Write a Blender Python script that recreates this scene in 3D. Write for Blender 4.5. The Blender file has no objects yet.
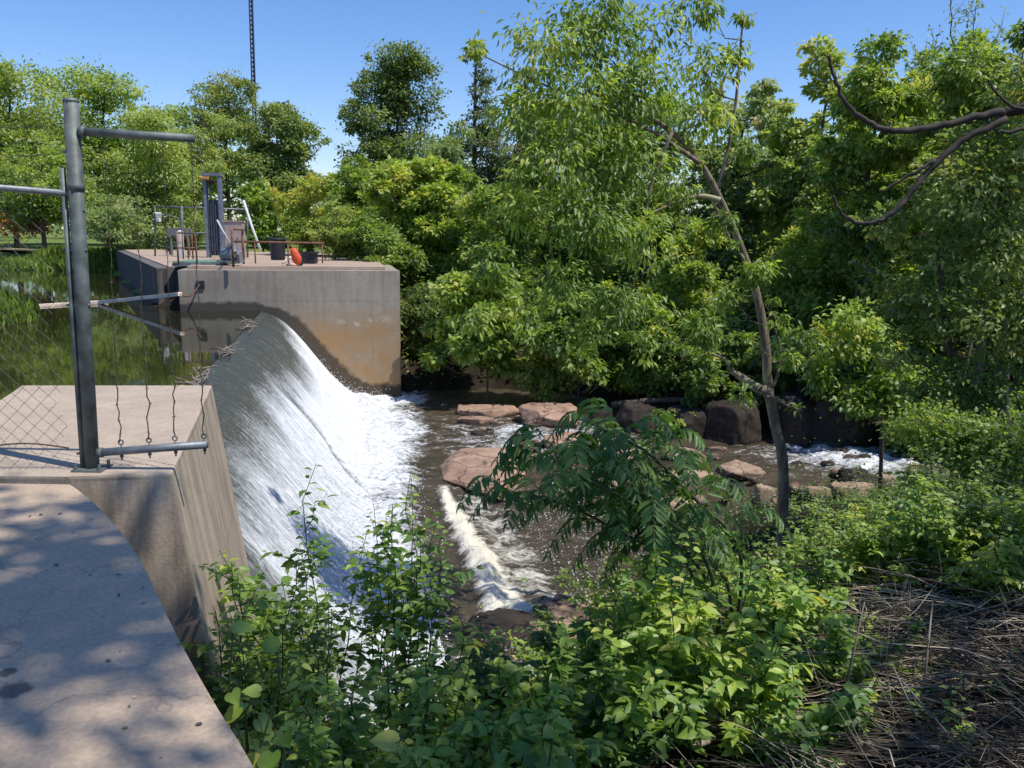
import bpy, bmesh, math
import numpy as np
from mathutils import Vector, Matrix, noise as mnoise

scene = bpy.context.scene
col = scene.collection
R = math.radians
rng = np.random.default_rng(7)

# ------------------------------------------------------------------ camera
FPX, PITCH, ROLL, EYE = 830.0, R(10.4), R(0.8), 1.65
c_, s_ = math.cos(PITCH), math.sin(PITCH)
R0, U0, F0 = np.array((1., 0, 0)), np.array((0, s_, c_)), np.array((0, c_, -s_))
RV = R0*math.cos(ROLL)+U0*math.sin(ROLL)
UV = U0*math.cos(ROLL)-R0*math.sin(ROLL)
cam = bpy.data.cameras.new('camera')
cam.sensor_width, cam.lens = 36.0, 36.0*FPX/1024
cam.clip_start, cam.clip_end = 0.05, 3000
cam_o = bpy.data.objects.new('camera', cam)
m = Matrix.Identity(4)
for i in range(3):
    m[i][0], m[i][1], m[i][2] = RV[i], UV[i], -F0[i]
m[2][3] = EYE
cam_o.matrix_world = m
col.objects.link(cam_o)
scene.camera = cam_o

def ray(px, py):
    return F0+RV*(px-512)/FPX+UV*(384-py)/FPX
def at(px, py, Y):
    """point at forward distance Y seen at that place of the photograph"""
    d = ray(px, py); t = Y/d[1]
    return np.array((d[0]*t, Y, EYE+d[2]*t))
def on(px, py, z):
    """point of the level z seen at that place of the photograph"""
    d = ray(px, py); t = (z-EYE)/d[2]
    return np.array((d[0]*t, d[1]*t, z))

# ------------------------------------------------------------------ light
SUN = Vector((0.62, -0.28, 1.25)).normalized()
el = math.asin(SUN.z); az = math.atan2(SUN.x, SUN.y)
sl = bpy.data.lights.new('sun', 'SUN'); sl.energy = 5.0; sl.angle = R(0.6); sl.color = (1.0, 0.95, 0.87)
so = bpy.data.objects.new('sun', sl); so.rotation_euler = (-SUN).to_track_quat('-Z', 'Y').to_euler(); so.location = (30, -10, 40)
col.objects.link(so)
w = bpy.data.worlds.new('World'); scene.world = w; w.use_nodes = True
wn = w.node_tree
bg = wn.nodes['Background']
sky = wn.nodes.new('ShaderNodeTexSky'); sky.sky_type = 'NISHITA'; sky.sun_disc = False
sky.sun_elevation = el; sky.sun_rotation = az; sky.air_density = 1.0; sky.dust_density = 0.3; sky.ozone_density = 2.2
hs = wn.nodes.new('ShaderNodeHueSaturation'); hs.inputs['Saturation'].default_value = 1.25
wn.links.new(sky.outputs[0], hs.inputs['Color']); tn = wn.nodes.new('ShaderNodeMix'); tn.data_type = 'RGBA'; tn.blend_type = 'MULTIPLY'; tn.inputs[0].default_value = 1; tn.inputs[7].default_value = (1.0, 0.97, 1.13, 1)
wn.links.new(hs.outputs[0], tn.inputs[6]); wn.links.new(tn.outputs[2], bg.inputs['Color'])
bg.inputs['Strength'].default_value = 0.15
scene.view_settings.view_transform = 'Standard'; scene.view_settings.look = 'None'
scene.view_settings.exposure = 0; scene.view_settings.gamma = 1
cy = scene.cycles
cy.max_bounces = 7; cy.diffuse_bounces = 4; cy.glossy_bounces = 3; cy.transmission_bounces = 4; cy.transparent_max_bounces = 6
cy.caustics_reflective = False; cy.caustics_refractive = False; cy.sample_clamp_indirect = 6

# ------------------------------------------------------------------ materials
class NT:
    def __init__(s, name):
        s.m = bpy.data.materials.new(name); s.m.use_nodes = True
        s.t = s.m.node_tree; s.t.nodes.clear()
        s.out = s.n('ShaderNodeOutputMaterial')
    def n(s, typ, **kw):
        nd = s.t.nodes.new(typ)
        for k, v in kw.items(): setattr(nd, k, v)
        return nd
    def l(s, a, b): s.t.links.new(a, b)
    def setv(s, sock, v):
        if isinstance(v, bpy.types.NodeSocket): s.l(v, sock)
        elif isinstance(v, tuple) and len(v) == 3 and sock.type == 'RGBA': sock.default_value = (*v, 1)
        else: sock.default_value = v
    def noise(s, vec, scale, detail=4, rough=0.55, dist=0.0):
        nd = s.n('ShaderNodeTexNoise'); nd.inputs['Scale'].default_value = scale; nd.inputs['Detail'].default_value = detail
        nd.inputs['Roughness'].default_value = rough; nd.inputs['Distortion'].default_value = dist
        if vec is not None: s.l(vec, nd.inputs['Vector'])
        return nd.outputs['Fac']
    def ramp(s, fac, stops, interp='LINEAR'):
        nd = s.n('ShaderNodeValToRGB'); nd.color_ramp.interpolation = interp
        e = nd.color_ramp.elements
        while len(e) < len(stops): e.new(0.5)
        for i, (p, c) in enumerate(stops):
            e[i].position = p; e[i].color = (*c, 1) if isinstance(c, tuple) else (c, c, c, 1)
        s.l(fac, nd.inputs['Fac']); return nd.outputs['Color']
    def mix(s, f, a, b, mode='MIX'):
        nd = s.n('ShaderNodeMix', data_type='RGBA', blend_type=mode)
        s.setv(nd.inputs[0], f); s.setv(nd.inputs[6], a); s.setv(nd.inputs[7], b); return nd.outputs[2]
    def math(s, op, a, b=0.0, clamp=False):
        nd = s.n('ShaderNodeMath', operation=op, use_clamp=clamp); s.setv(nd.inputs[0], a); s.setv(nd.inputs[1], b); return nd.outputs[0]
    def mapping(s, vec, scale=(1, 1, 1), rot=(0, 0, 0)):
        nd = s.n('ShaderNodeMapping'); nd.inputs['Scale'].default_value = scale; nd.inputs['Rotation'].default_value = rot
        s.l(vec, nd.inputs['Vector']); return nd.outputs[0]
    def pos(s): return s.n('ShaderNodeNewGeometry').outputs['Position']
    def obj(s): return s.n('ShaderNodeTexCoord').outputs['Object']
    def attr(s, name):
        nd = s.n('ShaderNodeAttribute'); nd.attribute_name = name; return nd
    def bump(s, h, strength=0.3, dist=0.02):
        nd = s.n('ShaderNodeBump'); nd.inputs['Strength'].default_value = strength; nd.inputs['Distance'].default_value = dist
        s.l(h, nd.inputs['Height']); return nd.outputs[0]
    def bsdf(s, color, rough=0.8, normal=None, metal=0.0, spec=0.3, ior=None):
        b = s.n('ShaderNodeBsdfPrincipled')
        s.setv(b.inputs['Base Color'], color); s.setv(b.inputs['Roughness'], rough); b.inputs['Metallic'].default_value = metal
        s.setv(b.inputs['Specular IOR Level'], spec)
        if ior: b.inputs['IOR'].default_value = ior
        if normal is not None: s.l(normal, b.inputs['Normal'])
        s.l(b.outputs[0], s.out.inputs['Surface']); return b

def simple(name, colr, rough=0.6, metal=0.0, var=0.25, scale=6.0, spec=0.3, bump=0.15):
    k = NT(name); p = k.obj(); f = k.noise(p, scale, 5)
    f2 = k.noise(p, scale*7, 3)
    dark = tuple(c*(1-var) for c in colr); light = tuple(min(1, c*(1+var)) for c in colr)
    c = k.ramp(f, [(0.3, dark), (0.7, light)])
    k.bsdf(c, rough, k.bump(f2, bump, 0.01), metal, spec); return k.m

def concrete(name, base, stain, streak=True, warm=None, sk=0.75):
    k = NT(name); p = k.pos()
    big = k.noise(p, 0.7, 5, 0.6); mid = k.noise(p, 4.5, 5, 0.65); fine = k.noise(p, 45, 3)
    c = k.ramp(big, [(0.3, tuple(v*0.80 for v in base)), (0.68, tuple(v*1.08 for v in base))])
    c = k.mix(k.ramp(mid, [(0.45, 0.0), (0.75, 0.55)]), c, stain)
    if streak:
        st = k.noise(k.mapping(p, (5.5, 5.5, 0.35)), 1.0, 4, 0.7)
        nz = k.n('ShaderNodeSeparateXYZ'); k.l(k.n('ShaderNodeNewGeometry').outputs['Normal'], nz.inputs[0])
        vert = k.math('SUBTRACT', 1.0, k.math('ABSOLUTE', nz.outputs[2]), True)
        f = k.math('MULTIPLY', vert, k.ramp(st, [(0.42, 0.0), (0.62, sk)]), True)
        c = k.mix(f, c, tuple(v*0.33 for v in stain))
        zc = k.n('ShaderNodeSeparateXYZ'); k.l(p, zc.inputs[0])
        zl_ = k.math('FRACT', k.math('ADD', k.math('MULTIPLY', zc.outputs[2], 0.82), k.math('MULTIPLY', k.noise(p, 1.5, 3), 0.012)))
        ln = k.math('MULTIPLY', k.math('MULTIPLY', k.math('LESS_THAN', zl_, 0.018), vert), k.ramp(k.noise(p, 2.0, 4), [(0.35, 0.1), (0.6, 0.55)]))
        c = k.mix(ln, c, tuple(v*0.4 for v in stain))
    c = k.mix(0.35, c, k.ramp(fine, [(0.35, 0.45), (0.65, 1.0)]), 'MULTIPLY')
    if warm: c = warm(k, p, c)
    h = k.math('ADD', k.math('MULTIPLY', mid, 0.6), k.math('MULTIPLY', fine, 0.35))
    k.bsdf(c, 0.88, k.bump(h, 0.35, 0.015), 0, 0.2); return k.m

M = {}
def walk_marks(k, p, c):
    # dark spilled patch near the left edge, hairline cracks
    out = c
    for (x, y, r) in ((*on(14, 690, 0)[:2], 0.055), (*on(8, 672, 0)[:2], 0.03)):
        d = k.n('ShaderNodeVectorMath', operation='DISTANCE'); k.l(p, d.inputs[0]); d.inputs[1].default_value = (x, y, 0)
        f = k.math('ADD', d.outputs['Value'], k.math('MULTIPLY', k.math('SUBTRACT', k.noise(p, 22, 4), 0.5), 0.07))
        out = k.mix(k.ramp(f, [(r*0.85, 0.7), (r*1.2, 0.0)]), out, (0.05, 0.045, 0.045))
    v = k.n('ShaderNodeTexVoronoi', feature='DISTANCE_TO_EDGE'); v.inputs['Scale'].default_value = 0.55
    wv = k.n('ShaderNodeVectorMath', operation='ADD'); k.l(p, wv.inputs[0])
    nn = k.n('ShaderNodeTexNoise'); nn.inputs['Scale'].default_value = 2.5; nn.inputs['Detail'].default_value = 6; k.l(p, nn.inputs['Vector'])
    k.l(nn.outputs['Color'], wv.inputs[1]); k.l(wv.outputs[0], v.inputs['Vector'])
    return k.mix(k.ramp(v.outputs['Distance'], [(0.0, 0.45), (0.006, 0.0)]), out, (0.12, 0.1, 0.085))
M['walk'] = concrete('walkway_concrete', (0.52, 0.40, 0.285), (0.36, 0.275, 0.195), False, walk_marks)
M['slab'] = concrete('abutment_concrete', (0.50, 0.405, 0.305), (0.34, 0.27, 0.20), True, None, 0.5)
def pier_stain(k, p, c):
    a = k.attr('wet').outputs['Fac']; b = k.attr('rust').outputs['Fac']; e = k.attr('efflo').outputs['Fac']
    n1 = k.noise(p, 1.3, 5, 0.65)
    rf = k.math('MULTIPLY', b, k.ramp(n1, [(0.3, 0.35), (0.6, 1.0)]), True)
    c = k.mix(rf, c, (0.33, 0.20, 0.095))
    nn = k.noise(p, 2.3, 5, 0.6)
    ef = k.math('MULTIPLY', e, k.ramp(nn, [(0.5, 0.0), (0.62, 1.0)]), True)
    c = k.mix(ef, c, (0.55, 0.47, 0.38))
    wf = k.math('ADD', a, k.math('MULTIPLY', k.math('SUBTRACT', k.noise(p, 2.6, 5, 0.6), 0.5), 0.5))
    return k.mix(k.ramp(wf, [(0.42, 0.0), (0.58, 0.85)]), c, (0.045, 0.040, 0.034))
M['pier'] = concrete('pier_concrete', (0.37, 0.325, 0.26), (0.25, 0.215, 0.165), True, pier_stain, 0.22)
M['deck'] = concrete('deck_concrete', (0.48, 0.36, 0.27), (0.36, 0.26, 0.2), False)
M['oldwall'] = concrete('old_wall_concrete', (0.16, 0.145, 0.135), (0.09, 0.085, 0.08), True)
M['galv'] = simple('weathered_galvanised_pipe', (0.125, 0.142, 0.132), 0.6, 0.25, 0.45, 9, 0.35)
M['galv_light'] = simple('pale_galvanised_pipe', (0.20, 0.215, 0.225), 0.5, 0.4, 0.25, 14, 0.4)
M['wire'] = simple('dull_wire', (0.10, 0.10, 0.095), 0.5, 0.4, 0.3, 30)
M['rust_wire'] = simple('rusty_wire', (0.09, 0.07, 0.06), 0.7, 0.2, 0.4, 30)
M['rust'] = simple('rusty_pipe', (0.20, 0.10, 0.065), 0.8, 0.1, 0.4, 8)
M['steel_blue'] = simple('blue_grey_steel', (0.20, 0.225, 0.275), 0.55, 0.3, 0.25, 5)
M['steel_dark'] = simple('dark_steel', (0.085, 0.095, 0.12), 0.6, 0.3, 0.3, 5)
M['orange'] = simple('faded_orange_paint', (0.55, 0.27, 0.09), 0.6, 0, 0.2, 6)
M['green_paint'] = simple('pale_green_paint', (0.16, 0.24, 0.19), 0.7, 0, 0.3, 4)
M['cabinet'] = simple('beige_cabinet_paint', (0.36, 0.29, 0.26), 0.6, 0, 0.12, 3)
M['white'] = simple('off_white_paint', (0.62, 0.61, 0.58), 0.6, 0, 0.12, 5)
M['black'] = simple('black_plastic', (0.025, 0.027, 0.033), 0.5, 0, 0.3, 5)
M['red'] = simple('red_paint', (0.68, 0.10, 0.04), 0.5, 0, 0.15, 6)
M['grey'] = simple('mid_grey_paint', (0.18, 0.18, 0.185), 0.6, 0, 0.2, 6)
M['mast'] = simple('mast_steel', (0.05, 0.06, 0.10), 0.6, 0.2, 0.3, 1)
M['wood_pale'] = simple('silvered_timber', (0.80, 0.64, 0.50), 0.85, 0, 0.25, 6)
M['dead'] = simple('dead_wood', (0.24, 0.20, 0.155), 0.85, 0, 0.45, 5)
M['dead_dark'] = simple('dark_dead_wood', (0.055, 0.045, 0.037), 0.85, 0, 0.4, 8)
def stalkmat():
    k = NT('dry_stalks'); t = k.attr('tint').outputs['Fac']
    k.bsdf(k.ramp(t, [(0.0, (0.035, 0.027, 0.02)), (0.35, (0.14, 0.11, 0.075)), (0.85, (0.55, 0.45, 0.32))]), 0.85); return k.m
M['stalk'] = stalkmat()
M['stem'] = simple('green_stem', (0.07, 0.085, 0.035), 0.7, 0, 0.3, 8)

def bark(name, a, b, lichen=None):
    k = NT(name); p = k.pos()
    n1 = k.noise(k.mapping(p, (9, 9, 1.6)), 1.5, 6, 0.7); n2 = k.noise(p, 2.2, 4)
    c = k.ramp(n1, [(0.35, a), (0.65, b)])
    if lichen: c = k.mix(k.ramp(n2, [(0.5, 0.0), (0.62, 0.8)]), c, lichen)
    k.bsdf(c, 0.9, k.bump(n1, 0.9, 0.03), 0, 0.15); return k.m
M['bark'] = bark('grey_bark', (0.045, 0.035, 0.028), (0.15, 0.125, 0.10))
M['bark_lichen'] = bark('lichened_bark', (0.075, 0.058, 0.042), (0.29, 0.235, 0.17), (0.42, 0.38, 0.22))

def leafmat(name, dark, mid, light, trans=0.48, gloss=0.04, tcol=None):
    k = NT(name); t = k.attr('tint').outputs['Fac']
    c = k.ramp(t, [(0.05, dark), (0.5, mid), (0.92, light), (0.995, (light[0]*1.12, light[1]*.86, light[2]))])
    d = k.n('ShaderNodeBsdfDiffuse'); k.l(c, d.inputs['Color'])
    tr = k.n('ShaderNodeBsdfTranslucent'); k.l(k.mix(1.0, c, tcol or (1.85, 1.8, 0.8), 'MULTIPLY'), tr.inputs['Color'])
    g = k.n('ShaderNodeBsdfGlossy'); g.inputs['Roughness'].default_value = 0.5; g.inputs['Color'].default_value = (1, 1, 1, 1)
    m1 = k.n('ShaderNodeMixShader'); m1.inputs[0].default_value = trans; k.l(d.outputs[0], m1.inputs[1]); k.l(tr.outputs[0], m1.inputs[2])
    lw = k.n('ShaderNodeLayerWeight'); lw.inputs['Blend'].default_value = 0.35
    m2 = k.n('ShaderNodeMixShader'); k.l(k.math('ADD', gloss*0.6, k.math('MULTIPLY', lw.outputs['Facing'], gloss)), m2.inputs[0])
    k.l(m1.outputs[0], m2.inputs[1]); k.l(g.outputs[0], m2.inputs[2]); k.l(m2.outputs[0], k.out.inputs['Surface']); return k.m
M['leaf_mid'] = leafmat('mid_green_leaf', (0.075, 0.125, 0.025), (0.19, 0.28, 0.05), (0.42, 0.52, 0.10), 0.5)
M['leaf_fresh'] = leafmat('fresh_green_leaf', (0.075, 0.135, 0.022), (0.195, 0.295, 0.046), (0.44, 0.51, 0.11), 0.48)
M['leaf_dark'] = leafmat('dark_green_leaf', (0.06, 0.10, 0.025), (0.135, 0.20, 0.048), (0.26, 0.33, 0.08), 0.42)
M['leaf_pale'] = leafmat('pale_olive_leaf', (0.15, 0.20, 0.045), (0.29, 0.365, 0.09), (0.45, 0.51, 0.15), 0.48)
M['leaf_blue'] = leafmat('grey_green_leaf', (0.10, 0.155, 0.058), (0.20, 0.28, 0.10), (0.32, 0.40, 0.16), 0.44)
M['leaf_sumac'] = leafmat('sumac_leaf', (0.05, 0.115, 0.025), (0.10, 0.195, 0.038), (0.19, 0.30, 0.06), 0.42, 0.04)
M['leaf_shrub'] = leafmat('shrub_leaf', (0.06, 0.125, 0.02), (0.16, 0.285, 0.04), (0.43, 0.55, 0.095), 0.48, 0.05)
M['grass'] = leafmat('grass_blade', (0.10, 0.165, 0.025), (0.20, 0.29, 0.05), (0.33, 0.40, 0.10), 0.4, 0.03)
M['flower'] = leafmat('orange_flower', (0.45, 0.12, 0.03), (0.55, 0.18, 0.05), (0.6, 0.3, 0.1), 0.3, 0.02, (1, .8, .6))
M['needle'] = leafmat('conifer_spray', (0.045, 0.075, 0.034), (0.10, 0.145, 0.062), (0.17, 0.215, 0.09), 0.28, 0.03)

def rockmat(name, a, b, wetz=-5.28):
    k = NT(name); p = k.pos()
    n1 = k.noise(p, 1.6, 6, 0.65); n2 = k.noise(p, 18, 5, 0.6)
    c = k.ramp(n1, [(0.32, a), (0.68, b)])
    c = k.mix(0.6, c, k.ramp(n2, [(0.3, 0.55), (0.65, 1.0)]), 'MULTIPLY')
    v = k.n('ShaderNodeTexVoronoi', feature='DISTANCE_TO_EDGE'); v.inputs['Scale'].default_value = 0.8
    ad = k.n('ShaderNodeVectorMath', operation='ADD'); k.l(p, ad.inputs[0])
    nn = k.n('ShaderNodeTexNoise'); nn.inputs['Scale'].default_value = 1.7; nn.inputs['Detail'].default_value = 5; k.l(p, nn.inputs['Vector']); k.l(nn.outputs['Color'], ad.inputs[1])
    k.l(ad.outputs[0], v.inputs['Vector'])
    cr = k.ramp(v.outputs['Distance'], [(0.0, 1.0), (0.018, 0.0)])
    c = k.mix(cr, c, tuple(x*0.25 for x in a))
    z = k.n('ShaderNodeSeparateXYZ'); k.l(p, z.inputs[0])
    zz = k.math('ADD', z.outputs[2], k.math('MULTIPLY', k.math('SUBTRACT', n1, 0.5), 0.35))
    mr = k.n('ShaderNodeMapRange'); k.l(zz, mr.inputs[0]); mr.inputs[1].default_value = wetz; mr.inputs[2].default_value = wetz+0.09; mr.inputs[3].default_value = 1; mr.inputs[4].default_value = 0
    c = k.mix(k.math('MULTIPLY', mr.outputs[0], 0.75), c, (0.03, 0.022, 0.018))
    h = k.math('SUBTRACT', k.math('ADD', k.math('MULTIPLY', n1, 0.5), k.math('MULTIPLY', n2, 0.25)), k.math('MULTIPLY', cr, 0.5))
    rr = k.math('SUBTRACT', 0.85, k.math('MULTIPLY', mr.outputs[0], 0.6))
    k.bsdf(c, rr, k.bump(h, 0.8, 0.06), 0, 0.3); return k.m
M['rock_red'] = rockmat('reddish_granite', (0.25, 0.155, 0.108), (0.48, 0.32, 0.225))
M['rock_tan'] = rockmat('tan_granite', (0.28, 0.19, 0.125), (0.50, 0.355, 0.245))
M['rock_dark'] = rockmat('shaded_and_wet_dark_rock', (0.018, 0.015, 0.011), (0.062, 0.046, 0.034))  # shade on the far-bank boulders is put into this dark rock colour

def groundmat():
    k = NT('ground_soil_and_grass'); p = k.pos(); a = k.attr('lawn').outputs['Fac']
    n1 = k.noise(p, 3, 6, 0.65); n2 = k.noise(p, 40, 4, 0.6)
    soil = k.ramp(n1, [(0.3, (0.022, 0.017, 0.012)), (0.55, (0.055, 0.042, 0.028)), (0.75, (0.10, 0.08, 0.05))])
    soil = k.mix(0.55, soil, (0.016, 0.013, 0.010))
    soil = k.mix(0.5, soil, k.ramp(n2, [(0.3, 0.4), (0.7, 1.2)]), 'MULTIPLY')
    gr = k.ramp(k.noise(p, 1.1, 6, 0.7), [(0.3, (0.10, 0.145, 0.03)), (0.7, (0.19, 0.235, 0.06))])
    k.bsdf(k.mix(a, soil, gr), 0.95, k.bump(n1, 0.8, 0.05), 0, 0.1); return k.m
M['ground'] = groundmat()
def pathmat():
    k = NT('sandy_path'); p = k.pos(); n1 = k.noise(p, 1.5, 5)
    k.bsdf(k.ramp(n1, [(0.3, (0.36, 0.26, 0.16)), (0.7, (0.5, 0.38, 0.26))]), 0.95, k.bump(n1, 0.3, 0.03)); return k.m
M['path'] = pathmat()
def pondmat():
    k = NT('pond_water'); p = k.pos()
    n1 = k.noise(k.mapping(p, (1.0, 0.6, 1)), 0.9, 4, 0.5); n2 = k.noise(k.mapping(p, (1.2, 0.5, 1)), 5, 2, 0.5)
    h = k.math('ADD', n1, k.math('MULTIPLY', n2, 0.12))
    k.bsdf((0.022, 0.021, 0.009), 0.03, k.bump(h, 0.09, 0.03), 0, 0.6, 1.33); return k.m
M['pond'] = pondmat()
def chutemat():
    k = NT('falling_water'); co = k.attr('flow').outputs['Vector']; foam = k.attr('foam').outputs['Fac']
    st = k.noise(k.mapping(co, (7.0, 0.85, 1)), 1.0, 6, 0.72, 0.25)
    st2 = k.noise(k.mapping(co, (20.0, 9.0, 1)), 1.0, 5, 0.75, 0.5)
    f = k.math('ADD', foam, k.math('ADD', k.math('MULTIPLY', k.math('SUBTRACT', st, 0.5), 0.95), k.math('MULTIPLY', k.math('SUBTRACT', st2, 0.5), 1.25)))
    fr = k.ramp(f, [(0.26, 0.0), (0.50, 0.30), (0.92, 1.0)])
    wh = k.mix(k.ramp(k.noise(k.mapping(co, (9, 3, 1)), 1.0, 5, 0.7), [(0.3, 0.0), (0.6, 1.0)]), (0.50, 0.54, 0.56), (0.84, 0.85, 0.86))
    c = k.mix(fr, (0.06, 0.068, 0.055), wh)
    h = k.math('ADD', st, k.math('MULTIPLY', st2, 0.5))
    k.bsdf(c, k.math('ADD', 0.16, k.math('MULTIPLY', fr, 0.5)), k.bump(h, 0.9, 0.05), 0, 0.5, 1.33); return k.m
M['chute'] = chutemat()
def rivermat():
    k = NT('river_water'); p = k.pos(); foam = k.attr('foam').outputs['Fac']; fl = k.attr('fleck').outputs['Fac']
    dam = k.mapping(p, (1, 1, 1), (0, 0, -0.2))
    n1 = k.noise(k.mapping(dam, (1.1, 2.6, 1)), 1.0, 7, 0.7, 0.6); n2 = k.noise(p, 9, 5, 0.65, 0.4)
    f = k.math('ADD', foam, k.math('ADD', k.math('MULTIPLY', k.math('SUBTRACT', n1, 0.5), 1.5), k.math('MULTIPLY', k.math('SUBTRACT', n2, 0.5), 0.9)))
    fr = k.ramp(f, [(0.40, 0.0), (0.56, 0.35), (0.82, 1.0)])
    v = k.n('ShaderNodeTexVoronoi'); v.inputs['Scale'].default_value = 12.0; k.l(p, v.inputs['Vector'])
    dots = k.math('MULTIPLY', k.ramp(v.outputs['Distance'], [(0.13, 1.0), (0.24, 0.0)]), k.math('GREATER_THAN', fl, k.noise(p, 1.2, 3)))
    fr2 = k.math('MAXIMUM', fr, dots)
    deep = k.ramp(n1, [(0.3, (0.035, 0.029, 0.019)), (0.7, (0.11, 0.086, 0.055))])
    yel = k.attr('tan').outputs['Fac']
    wcol = k.mix(yel, k.mix(k.ramp(n2, [(0.3, 0.0), (0.6, 1.0)]), (0.52, 0.56, 0.57), (0.83, 0.84, 0.84)), (0.78, 0.72, 0.55))
    c = k.mix(fr2, deep, wcol)
    h = k.math('ADD', k.math('MULTIPLY', n1, 1.0), k.math('MULTIPLY', n2, 0.35))
    k.bsdf(c, k.math('ADD', 0.09, k.math('MULTIPLY', fr2, 0.55)), k.bump(h, 1.0, 0.14), 0, 0.6, 1.33); return k.m
M['river'] = rivermat()
M['spray'] = simple('white_spray', (0.88, 0.89, 0.9), 0.6, 0, 0.03, 5)

# ------------------------------------------------------------------ object helpers
def tag(o, label=None, cat=None, group=None, kind=None):
    if label: o['label'] = label
    if cat: o['category'] = cat
    if group: o['group'] = group
    if kind: o['kind'] = kind
    return o
def empty(name, loc, label, cat, group=None):
    o = bpy.data.objects.new(name, None); col.objects.link(o); o.location = tuple(float(v) for v in loc); o.empty_display_size = 0.2
    return tag(o, label, cat, group)
def link(name, me, mat, parent=None, smooth=False):
    o = bpy.data.objects.new(name, me); col.objects.link(o)
    if mat is not None: me.materials.append(mat)
    if smooth: me.polygons.foreach_set('use_smooth', [True]*len(me.polygons))
    if parent is not None:
        o.parent = parent; o.matrix_parent_inverse = Matrix.Translation(parent.location).inverted()
    return o
def np_mesh(name, V, sizes, loops, attrs=None):
    me = bpy.data.meshes.new(name)
    V = np.asarray(V, np.float32); loops = np.asarray(loops, np.int32); sizes = np.asarray(sizes, np.int32)
    me.vertices.add(len(V)); me.vertices.foreach_set('co', V.ravel())
    me.loops.add(len(loops)); me.loops.foreach_set('vertex_index', loops)
    me.polygons.add(len(sizes)); me.polygons.foreach_set('loop_start', np.concatenate(([0], np.cumsum(sizes)[:-1])).astype(np.int32))
    me.update(calc_edges=True)
    for k, v in (attrs or {}).items():
        v = np.asarray(v, np.float32)
        if v.ndim == 1:
            a = me.attributes.new(k, 'FLOAT', 'POINT'); a.data.foreach_set('value', v)
        else:
            a = me.attributes.new(k, 'FLOAT_VECTOR', 'POINT'); a.data.foreach_set('vector', v.ravel())
    return me

class Tubes:
    def __init__(s): s.V, s.L, s.S, s.n, s.T = [], [], [], 0, []
    def add(s, pts, rad, sides=5, cap=True, tint=.5):
        P = np.asarray(pts, float); n = len(P)
        r = np.full(n, rad, float) if np.isscalar(rad) else np.asarray(rad, float)
        T = np.empty_like(P); T[1:-1] = P[2:]-P[:-2]; T[0] = P[1]-P[0]; T[-1] = P[-1]-P[-2]
        T /= np.linalg.norm(T, axis=1)[:, None]+1e-9
        ref = np.array((0.13, 0.27, 0.95)) if abs(T[0][2]) < 0.9 else np.array((0.95, 0.2, 0.1))
        A = np.cross(T, ref); A /= np.linalg.norm(A, axis=1)[:, None]+1e-9
        B = np.cross(T, A)
        th = np.arange(sides)*2*math.pi/sides
        V = P[:, None]+r[:, None, None]*(np.cos(th)[None, :, None]*A[:, None]+np.sin(th)[None, :, None]*B[:, None])
        i = np.arange(n-1)[:, None]*sides; j = np.arange(sides)[None]; j2 = (j+1) % sides
        q = np.stack([i+j, i+j2, i+sides+j2, i+sides+j], -1).reshape(-1, 4)+s.n
        s.V.append(V.reshape(-1, 3)); s.L.append(q.ravel()); s.S += [4]*len(q)
        if cap:
            s.L.append(np.arange(sides)[::-1]+s.n); s.S.append(sides)
            s.L.append(np.arange(sides)+s.n+(n-1)*sides); s.S.append(sides)
        s.n += n*sides; s.T.append(np.full(n*sides, tint))
    def build(s, name, mat, parent=None, smooth=True):
        me = np_mesh(name, np.concatenate(s.V), s.S, np.concatenate(s.L), {'tint': np.concatenate(s.T)})
        return link(name, me, mat, parent, smooth)
def tube(name, pts, rad, mat, parent=None, sides=10):
    t = Tubes(); t.add(pts, rad, sides); return t.build(name, mat, parent)

def bm_obj(name, bm, mat, parent=None, bevel=0.0, smooth=False):
    if bevel: bmesh.ops.bevel(bm, geom=list(bm.edges), offset=bevel, segments=2, affect='EDGES', profile=0.7)
    bmesh.ops.recalc_face_normals(bm, faces=list(bm.faces))
    me = bpy.data.meshes.new(name); bm.to_mesh(me); bm.free()
    return link(name, me, mat, parent, smooth)
def add_box(bm, c, size, rz=0.0, rx=0.0, ry=0.0):
    mt = Matrix.Translation(Vector([float(v) for v in c])) @ Matrix.Rotation(rz, 4, 'Z') @ Matrix.Rotation(rx, 4, 'X') @ Matrix.Rotation(ry, 4, 'Y') @ Matrix.Diagonal((*size, 1))
    return bmesh.ops.create_cube(bm, size=1.0, matrix=mt)['verts']
def box(name, c, size, mat, parent=None, rz=0.0, bevel=0.01, rx=0.0, ry=0.0):
    bm = bmesh.new(); add_box(bm, c, size, rz, rx, ry); return bm_obj(name, bm, mat, parent, bevel)
def add_prism(bm, poly, z0, z1, shift=None):
    """poly counter clockwise at the top z1, shifted sideways at the bottom z0"""
    top = [bm.verts.new((float(x), float(y), z1)) for x, y in poly]
    bot = [bm.verts.new((float(x)+(shift[i][0] if shift else 0), float(y)+(shift[i][1] if shift else 0), z0)) for i, (x, y) in enumerate(poly)]
    bm.faces.new(top); bm.faces.new(bot[::-1]); n = len(poly)
    for i in range(n): bm.faces.new((top[i], bot[i], bot[(i+1) % n], top[(i+1) % n]))
def fbm(x, y, z=0.0, o=4):
    v, a = 0.0, 0.5
    for _ in range(o):
        v += a*mnoise.noise((x, y, z)); x *= 2.03; y *= 2.03; z *= 2.03; a *= 0.5
    return v
_sd = np.random.default_rng(3); _K = _sd.normal(size=(14, 3)); _PH = _sd.uniform(0, 6.28, 14)
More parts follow.
